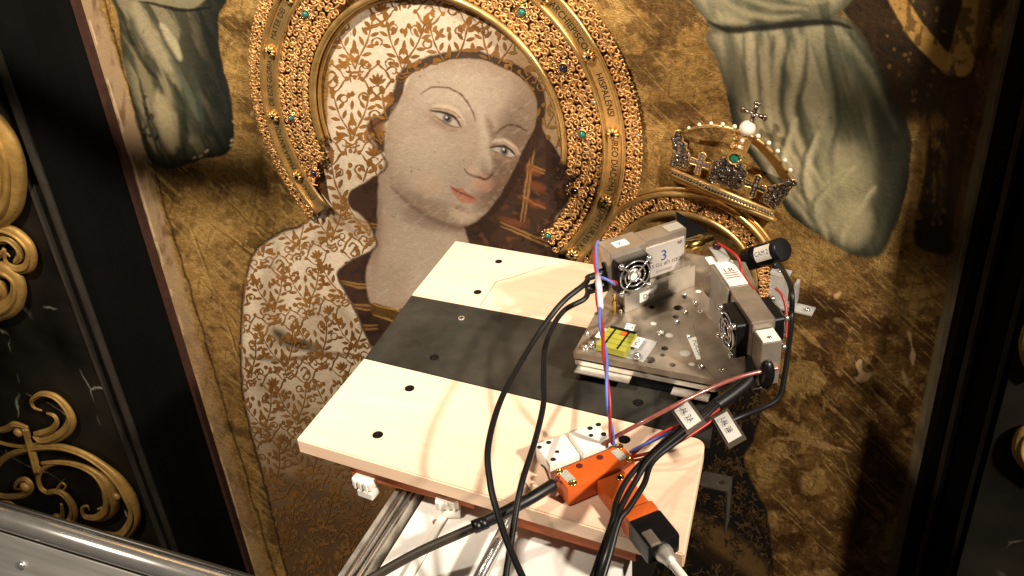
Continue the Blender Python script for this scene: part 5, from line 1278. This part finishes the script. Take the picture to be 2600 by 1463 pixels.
for dx, dz, dy in ((0, .028, .004), (.016, -.02, -.002), (.037, -.02, 0)):
    mb = MB(); mb.lathe([(.003, 0), (.003, .002), (.0018, .003), (.0001, .003)], c0+np.array([dx, dy, dz]), (0, -.5, 1), 10); mb.build('screw', M_chrome, ab, True)
# ------------------------------------------------------------------ connector blocks on the board
def frame_from(px0, py0, px1, py1, z):
    a, b = H(px0, py0, z), H(px1, py1, z); d = b-a; L_ = np.linalg.norm(d); d /= L_; return (a+b)/2, d, np.cross(UP, d), L_
# orange block lying on the board
cO, uO, vO, LO = frame_from(1424, 1206, 1578, 1142, BZ+.024)
def Fr(c, u, v): return lambda a, b, z: np.array([c[0], c[1], 0])+u*a+v*b+UP*z
ob = thing('orange_connector', 'orange plastic connector block with two small printed stickers, flat on the board', 'connector', (cO[0], cO[1], BZ))
FO = Fr(cO, uO, vO); MO = np.array([uO, vO, UP]).T
wO = .030
mb = MB(); mb.box(FO(0, -.006, BZ+.0125), (LO+.008, wO*.92, .024), MO, .0028); mb.build('body', M_oran, ob, True, 35)
for a_, b_ in ((-LO/2, .004), (-LO/2+.004, -.016), (LO/2, .004), (LO/2-.002, -.016)):
    mb = MB(); mb.lathe([(.0040, -.0002), (.0040, .0006), (.0030, .0008), (.0028, -.0005), (.0001, -.0005)], FO(a_, b_, BZ+.0248), UP, 14); mb.build('eyelet', M_brass, ob, True)
for a_ in (-.013, .010):
    mb = MB(); mb.lathe([(.0035, 0), (.0001, .0003)], FO(a_, -.001+.002, BZ+.0246), UP, 14); mb.build('bore', mat('dark_red_bore', (92, 20, 12), rough=.7), ob)
M_stk = mat('grey_sticker', (206, 204, 190), rough=.6, var=.8, vscale=900, col2=(120, 118, 110))
for a_ in (-.030, .028): MB().box(FO(a_, -.005, BZ+.0247), (.009, .016, .0005), MO@yawM(4)).build('sticker', M_stk, ob)
# white block behind it
cW, uW, vW, LW = frame_from(1385, 1140, 1515, 1095, BZ+.022)
wb = thing('white_terminal', 'white plastic terminal block with round screw holes behind the orange connector', 'terminal block', (cW[0], cW[1], BZ))
FW = Fr(cW, uW, vW); MW = np.array([uW, vW, UP]).T
for s_ in (-1, 1):
    mb = MB(); mb.box(FW(s_*(LW+.016)/4, -.006, BZ+.0115), ((LW+.010)/2-.0006, .034, .022), MW, .0018); mb.build('half_shell', M_wplas, wb, True, 35)
for a_, b_, r in ((-.033, .004, .0032), (-.022, .006, .0032), (-.028, -.018, .0032), (-.020, -.010, .0026), (.024, .006, .0036), (.034, .007, .0036), (.032, -.008, .0036), (.020, -.004, .0030)):
    mb = MB(); r *= .78; mb.lathe([(r, 0), (r*.6, -.0001), (.0001, -.0001)], FW(a_, b_, BZ+.0231), UP, 14); mb.build('screw_hole', M_hole, wb)
# orange adapter with black plug and white cable
cA_, uA, vA, LA = frame_from(1552, 1210, 1690, 1385, BZ+.020)
ad = thing('orange_plug', 'orange plug with a black strain relief end hanging over the front edge of the board', 'plug', (cA_[0], cA_[1], BZ))
FA = Fr(cA_, uA, vA); MA = np.array([uA, vA, UP]).T
mb = MB(); mb.box(FA(-LA*.22, 0, BZ+.0105), (LA*.60, .030, .020), MA, .0025); mb.build('body', M_oran, ad, True, 35)
mb = MB(); mb.box(FA(LA*.055, 0, BZ+.0125), (LA*.14, .032, .0235), MA, .0025); mb.build('collar', M_oran, ad, True, 35)
mb = MB(); mb.box(FA(LA*.30, 0, BZ+.0125), (LA*.36, .033, .0235), MA, .0030); mb.build('plug_end', M_blk, ad, True, 35)
mb = MB(); mb.box(FA(LA*.40, -.009, BZ+.0245), (LA*.18, .010, .003), MA, .001); mb.build('latch', M_alud, ad)
for s_ in (-.4, ): 
    mb = MB(); mb.lathe([(.004, 0), (.004, .0008), (.0028, .0008), (.0026, 0), (.0001, 0)], FA(-LA*.44, .006, BZ+.0206), UP, 12); mb.build('eyelet', M_brass, ad, True)
mb = MB(); mb.lathe([(.0085, 0), (.0085, .006), (.006, .012), (.0055, .018)], FA(LA*.47, -.002, BZ+.012), uA, 16); mb.build('gland', M_alu, ad, True)

# ------------------------------------------------------------------ cables: each one a thing
def cable(name, label, pts, r, m_=None, k=8, sides=10, group=None, cat='cable'):
    P3 = catmull([np.array(p) for p in pts], k); mb = MB(); mb.tube(P3, r, sides)
    o = mb.build(name, m_ or M_cable, None, True); tag(o, label, cat, group); return o
def hp_(L_): return [Hd(x, y, z) for x, y, z in L_]
cable('black_cable', 'black cable looping left of the chrome rod from the upper fan box socket', [D1(-.022, .012, -.030)]+hp_([(1470, 715, 1.105), (1420, 755, 1.10), (1378, 805, 1.09), (1328, 880, 1.08), (1262, 1000, 1.075), (1228, 1120, 1.07), (1232, 1210, 1.06), (1248, 1280, 1.05), (1278, 1370, 1.04), (1325, 1475, 1.03)]), .0031)
cable('black_cable', 'black cable running straight down from the lower fan box socket', [D1(-.022, .012, -.046)]+hp_([(1470, 752, 1.08), (1420, 780, 1.075), (1388, 825, 1.07), (1370, 880, 1.065), (1367, 960, 1.06), (1366, 1020, 1.055), (1345, 1110, 1.05), (1312, 1215, 1.045), (1292, 1320, 1.03), (1268, 1475, 1.01)]), .0030)
tc_ = thing('sheathed_cable', 'thick black sheathed cable leaving the white terminal toward the lower left', 'cable', Hd(1150, 1350, .99))
P3 = catmull(hp_([(1392, 1218, 1.022), (1340, 1250, 1.022), (1270, 1288, 1.018), (1210, 1318, 1.012)]), 8); mb = MB(); mb.tube(P3, .0058, 14); mb.build('sheath', M_cable, tc_, True)
P3 = catmull(hp_([(1225, 1312, 1.014), (1150, 1345, 1.005), (1060, 1385, .995), (985, 1425, .985), (900, 1475, .975)]), 8); mb = MB(); mb.tube(P3, .0046, 14); mb.build('jacket', mat('worn_grey_cable', (52, 44, 36), rough=.5, var=.3, vscale=100), tc_, True)
for x, y in ((1215, 1316), (1200, 1322)):
    p = Hd(x, y, 1.0135); d_ = Hd(x-30, y+13, 1.0105)-p; mb = MB(); mb.lathe([(.0064, -.004), (.0066, 0), (.0064, .004)], p, d_, 14); mb.build('band', M_blk, tc_, True)
for a_, b_ in (((1392, 1218), (1412, 1206)), ((1392, 1218), (1420, 1222)), ((1385, 1216), (1362, 1170))):
    p, q = Hd(*a_, 1.022), Hd(*b_, 1.018); cable('red_wire', {1206: 'short dark red wire from the thick cable end to the orange block, upper', 1222: 'short dark red wire from the thick cable end to the orange block, lower', 1170: 'dark wire rising along the left end of the white terminal'}[b_[1]], [p, (p+q)/2+UP*.006, q], .0011, mat('dark_red_wire', (84, 26, 20), rough=.5), cat='wire')
nm = ['leftmost of the black cables crossing the orange plug', 'middle of the black cables crossing the orange plug', 'rightmost of the black cables crossing the orange plug']
for k, (o_, zz) in enumerate(((0, 0), (16, .004), (34, -.002))):
    cable('black_cable', nm[k], hp_([(1880-6*k, 940+6*k, 1.055), (1800, 1010+o_*.35, 1.058), (1710+o_*.3, 1076+o_*.6, 1.055+zz), (1630+o_*.4, 1148+o_*.3, 1.052+zz), (1578+o_*1.2, 1205+o_*.4, 1.050), (1550+o_*.9, 1262+o_*.5, 1.048), (1540+o_*.5, 1310, 1.046), (1508+o_*.7, 1400, 1.035+zz), (1482+o_*.8, 1475, 1.02)]), .0028)
def twist(name, label, pts, r, pitch, tw=None):
    P3 = catmull([np.array(p) for p in pts], 14); t = thing(name, label, 'wire', P3[-1]); L_ = 0; A1_, A2_ = [], []
    for i, p in enumerate(P3):
        if i: L_ += np.linalg.norm(p-P3[i-1])
        T = P3[min(i+1, len(P3)-1)]-P3[max(i-1, 0)]; T /= np.linalg.norm(T); a = np.cross(T, (0, -1, .3)); a /= np.linalg.norm(a); b = np.cross(T, a); an = L_/pitch*2*math.pi
        A1_.append(p+r*.9*(a*math.cos(an)+b*math.sin(an))); A2_.append(p-r*.9*(a*math.cos(an)+b*math.sin(an)))
    mb = MB(); mb.tube(A1_, r, 7); mb.build('strand', M_red, t, True); mb = MB(); mb.tube(A2_, r, 7); mb.build('strand', M_bluew, t, True); return t
tw1 = twist('twisted_wire', 'red and blue twisted wire hanging in front of the fan detector', [D1(.002, -.004, -.038)]+hp_([(1545, 712, 1.10), (1508, 700, 1.11), (1502, 730, 1.11), (1510, 800, 1.105), (1522, 900, 1.10), (1528, 980, 1.085), (1534, 1060, 1.06), (1541, 1118, 1.026)]), .0016, .085)
mb = MB(); mb.tube([Hd(1503, 690, 1.112), Hd(1506, 720, 1.112), Hd(1511, 775, 1.107)], [.003, .0036, .003], 8); mb.build('heat_shrink', mat('lilac_sleeve', (206, 196, 206), rough=.4), tw1, True)
cable('red_wire', 'red and blue lead rising along the left end of the fan box, red', hp_([(1502, 700, 1.112), (1494, 655, 1.118), (1498, 620, 1.124), (1503, 605, 1.128)]), .0014, M_red, cat='wire')
cable('blue_wire', 'thin blue lead rising along the left end of the fan box', hp_([(1505, 700, 1.112), (1500, 655, 1.118), (1500, 618, 1.126), (1505, 606, 1.128)]), .0014, M_bluew, cat='wire')
twist('twisted_wire', 'red and blue twisted wire curving from the orange block up to the slim detector', hp_([(1588, 1140, 1.022), (1625, 1115, 1.04), (1680, 1085, 1.05), (1735, 1062, 1.052), (1800, 1030, 1.055), (1860, 975, 1.06), (1905, 900, 1.07), (1925, 850, 1.085), (1915, 812, 1.10), (1880, 805, 1.105), (1838, 812, 1.10)]), .0017, .10)
cable('clear_sleeved_wire', 'pinkish sleeved red lead slanting over the black band to the right', hp_([(1515, 1118, 1.022), (1560, 1092, 1.04), (1620, 1060, 1.055), (1700, 1018, 1.065), (1790, 975, 1.07), (1870, 945, 1.075), (1960, 925, 1.075)]), .0022, M_sleeve, cat='wire')
cable('red_wire', 'bright red wire bending right from the orange block', hp_([(1588, 1150, 1.020), (1630, 1140, 1.032), (1680, 1125, 1.04), (1735, 1095, 1.045), (1790, 1058, 1.05)]), .0017, M_red, cat='wire')
cable('red_wire', 'dark red wire lying under the bright red wire by the orange block', hp_([(1586, 1160, 1.018), (1625, 1150, 1.026), (1672, 1120, 1.036), (1720, 1075, 1.045)]), .0014, mat('maroon_wire', (98, 28, 24), rough=.45), cat='wire')
cable('black_cable', 'black cable dropping from the small camera along the right', [W(1972, 662, -.122)]+hp_([(1988, 720, 1.075), (1990, 800, 1.05), (1982, 880, 1.04), (1972, 950, 1.03), (1958, 1000, 1.025), (1920, 1025, 1.025), (1872, 1044, 1.03), (1830, 1062, 1.03)]), .0030)
cable('red_wire', 'thin red lead from the dark bead down the right side of the slim detector', [D2(-.029, .0125, .012), D2(.0, .024, .010)]+hp_([(1868, 690, 1.11), (1898, 735, 1.105), (1925, 790, 1.095), (1940, 840, 1.08), (1938, 900, 1.07), (1920, 950, 1.06)]), .0016, M_red, cat='wire')
cable('red_wire', 'red wire pair behind the clear acrylic bracket', hp_([(1950, 725, 1.09), (1968, 745, 1.085), (1978, 790, 1.07), (1976, 850, 1.055)]), .0015, M_red, cat='wire')
cable('black_cable', 'short thick black cable bundle below the slim detector', hp_([(1888, 900, 1.07), (1885, 950, 1.062), (1850, 985, 1.058), (1800, 1020, 1.055)]), .0066)
cable('white_cable', 'white mains cable leaving the black plug downwards', [FA(LA*.47, -.002, BZ+.012)+uA*.016, FA(LA*.47, -.002, BZ+.008)+uA*.04]+hp_([(1668, 1475, .985)]), .0042, M_wplas)
# flag labels folded round the wires
def flag(label, px, py, z, u, v, w, h, txt):
    c = Hd(px, py, z); u = np.array(u, float); u /= np.linalg.norm(u); n = CAM-c; n = n-u*(n@u); n /= np.linalg.norm(n); v = np.cross(n, u)
    t = thing('flag_label', label, 'label', c, 'tape flags on the wires')
    vs_ = []; nseg = 6
    for i in range(nseg+1):
        a = -w/2*1.28+w*1.28*i/nseg; bend = .0035*math.sin(i/nseg*3.1)
        vs_ += [c+u*a+v*(-h/2*1.35)+n*bend, c+u*a+v*(h/2*1.35)+n*bend]
    mb = MB(); mb.add(vs_, [[2*i, 2*i+1, 2*i+3, 2*i+2] for i in range(nseg)]); mb.build('tape', M_tape, t, True)
    vs_ = []
    for i in range(nseg+1):
        a = -w/2+w*i/nseg; bend = .0035*math.sin((.11+.78*i/nseg)*3.1)+.0008
        vs_ += [c+u*a+v*(-h/2)+n*bend, c+u*a+v*(h/2)+n*bend]
    mb = MB(); mb.add(vs_, [[2*i, 2*i+1, 2*i+3, 2*i+2] for i in range(nseg)]); mb.build('paper', M_paper, t, True)
    mb = MB(); text(mb, txt, c+n*.0052, u, v, h*.50); mb.build('lettering', M_pen, t)
M_tape = mat('glossy_clear_tape', (120, 108, 92), rough=.15, alpha=.55, coat=.5)
def dirp(x0, y0, x1, y1, z): return Hd(x1, y1, z)-Hd(x0, y0, z)
flag('white paper flag in clear tape on the wires, left of two', 1731, 1048, 1.064, dirp(1712, 1020, 1752, 1076, 1.064), None, .030, .0155, 'LAL 2A')
flag('white paper flag in clear tape on the wires, right of two', 1832, 1077, 1.055, dirp(1814, 1046, 1850, 1106, 1.055), None, .036, .0140, 'LAL 2B')
# ------------------------------------------------------------------ scaffold tubes added out of view to cast shadow bands on the gold ground
M_galv = mat('galvanised_tube', (150, 150, 148), rough=.45, metal=.9, var=.3, vscale=40)
def scaffold(label, a, b, r=.024):
    t = thing('added_scaffold_tube', label, 'scaffold', ((a[0]+b[0])/2, (a[1]+b[1])/2, min(a[2], b[2])), 'added scaffold tubes')
    d = np.array(b)-np.array(a); d /= np.linalg.norm(d)
    MB().tube([a, b], r, 24).build('pipe', M_galv, t, True)
    for p in (a, b):
        mb = MB(); mb.lathe([(r*1.12, -.012), (r*1.2, -.008), (r*1.2, .008), (r*1.12, .012)], p, d, 24); mb.build('end_collar', M_galv, t, True)
scaffold('unseen scaffold tube added to shade the painting, right', (-.62, -.50, 1.685), (.35, -.50, 1.70))
scaffold('unseen scaffold tube added to shade the upper right of the painting', (.13, -.32, 1.585), (1.0, -.32, 1.60))
scaffold('unseen scaffold tube added to shade the painting, left', (-1.55, -.50, 1.66), (-.98, -.50, 1.665))
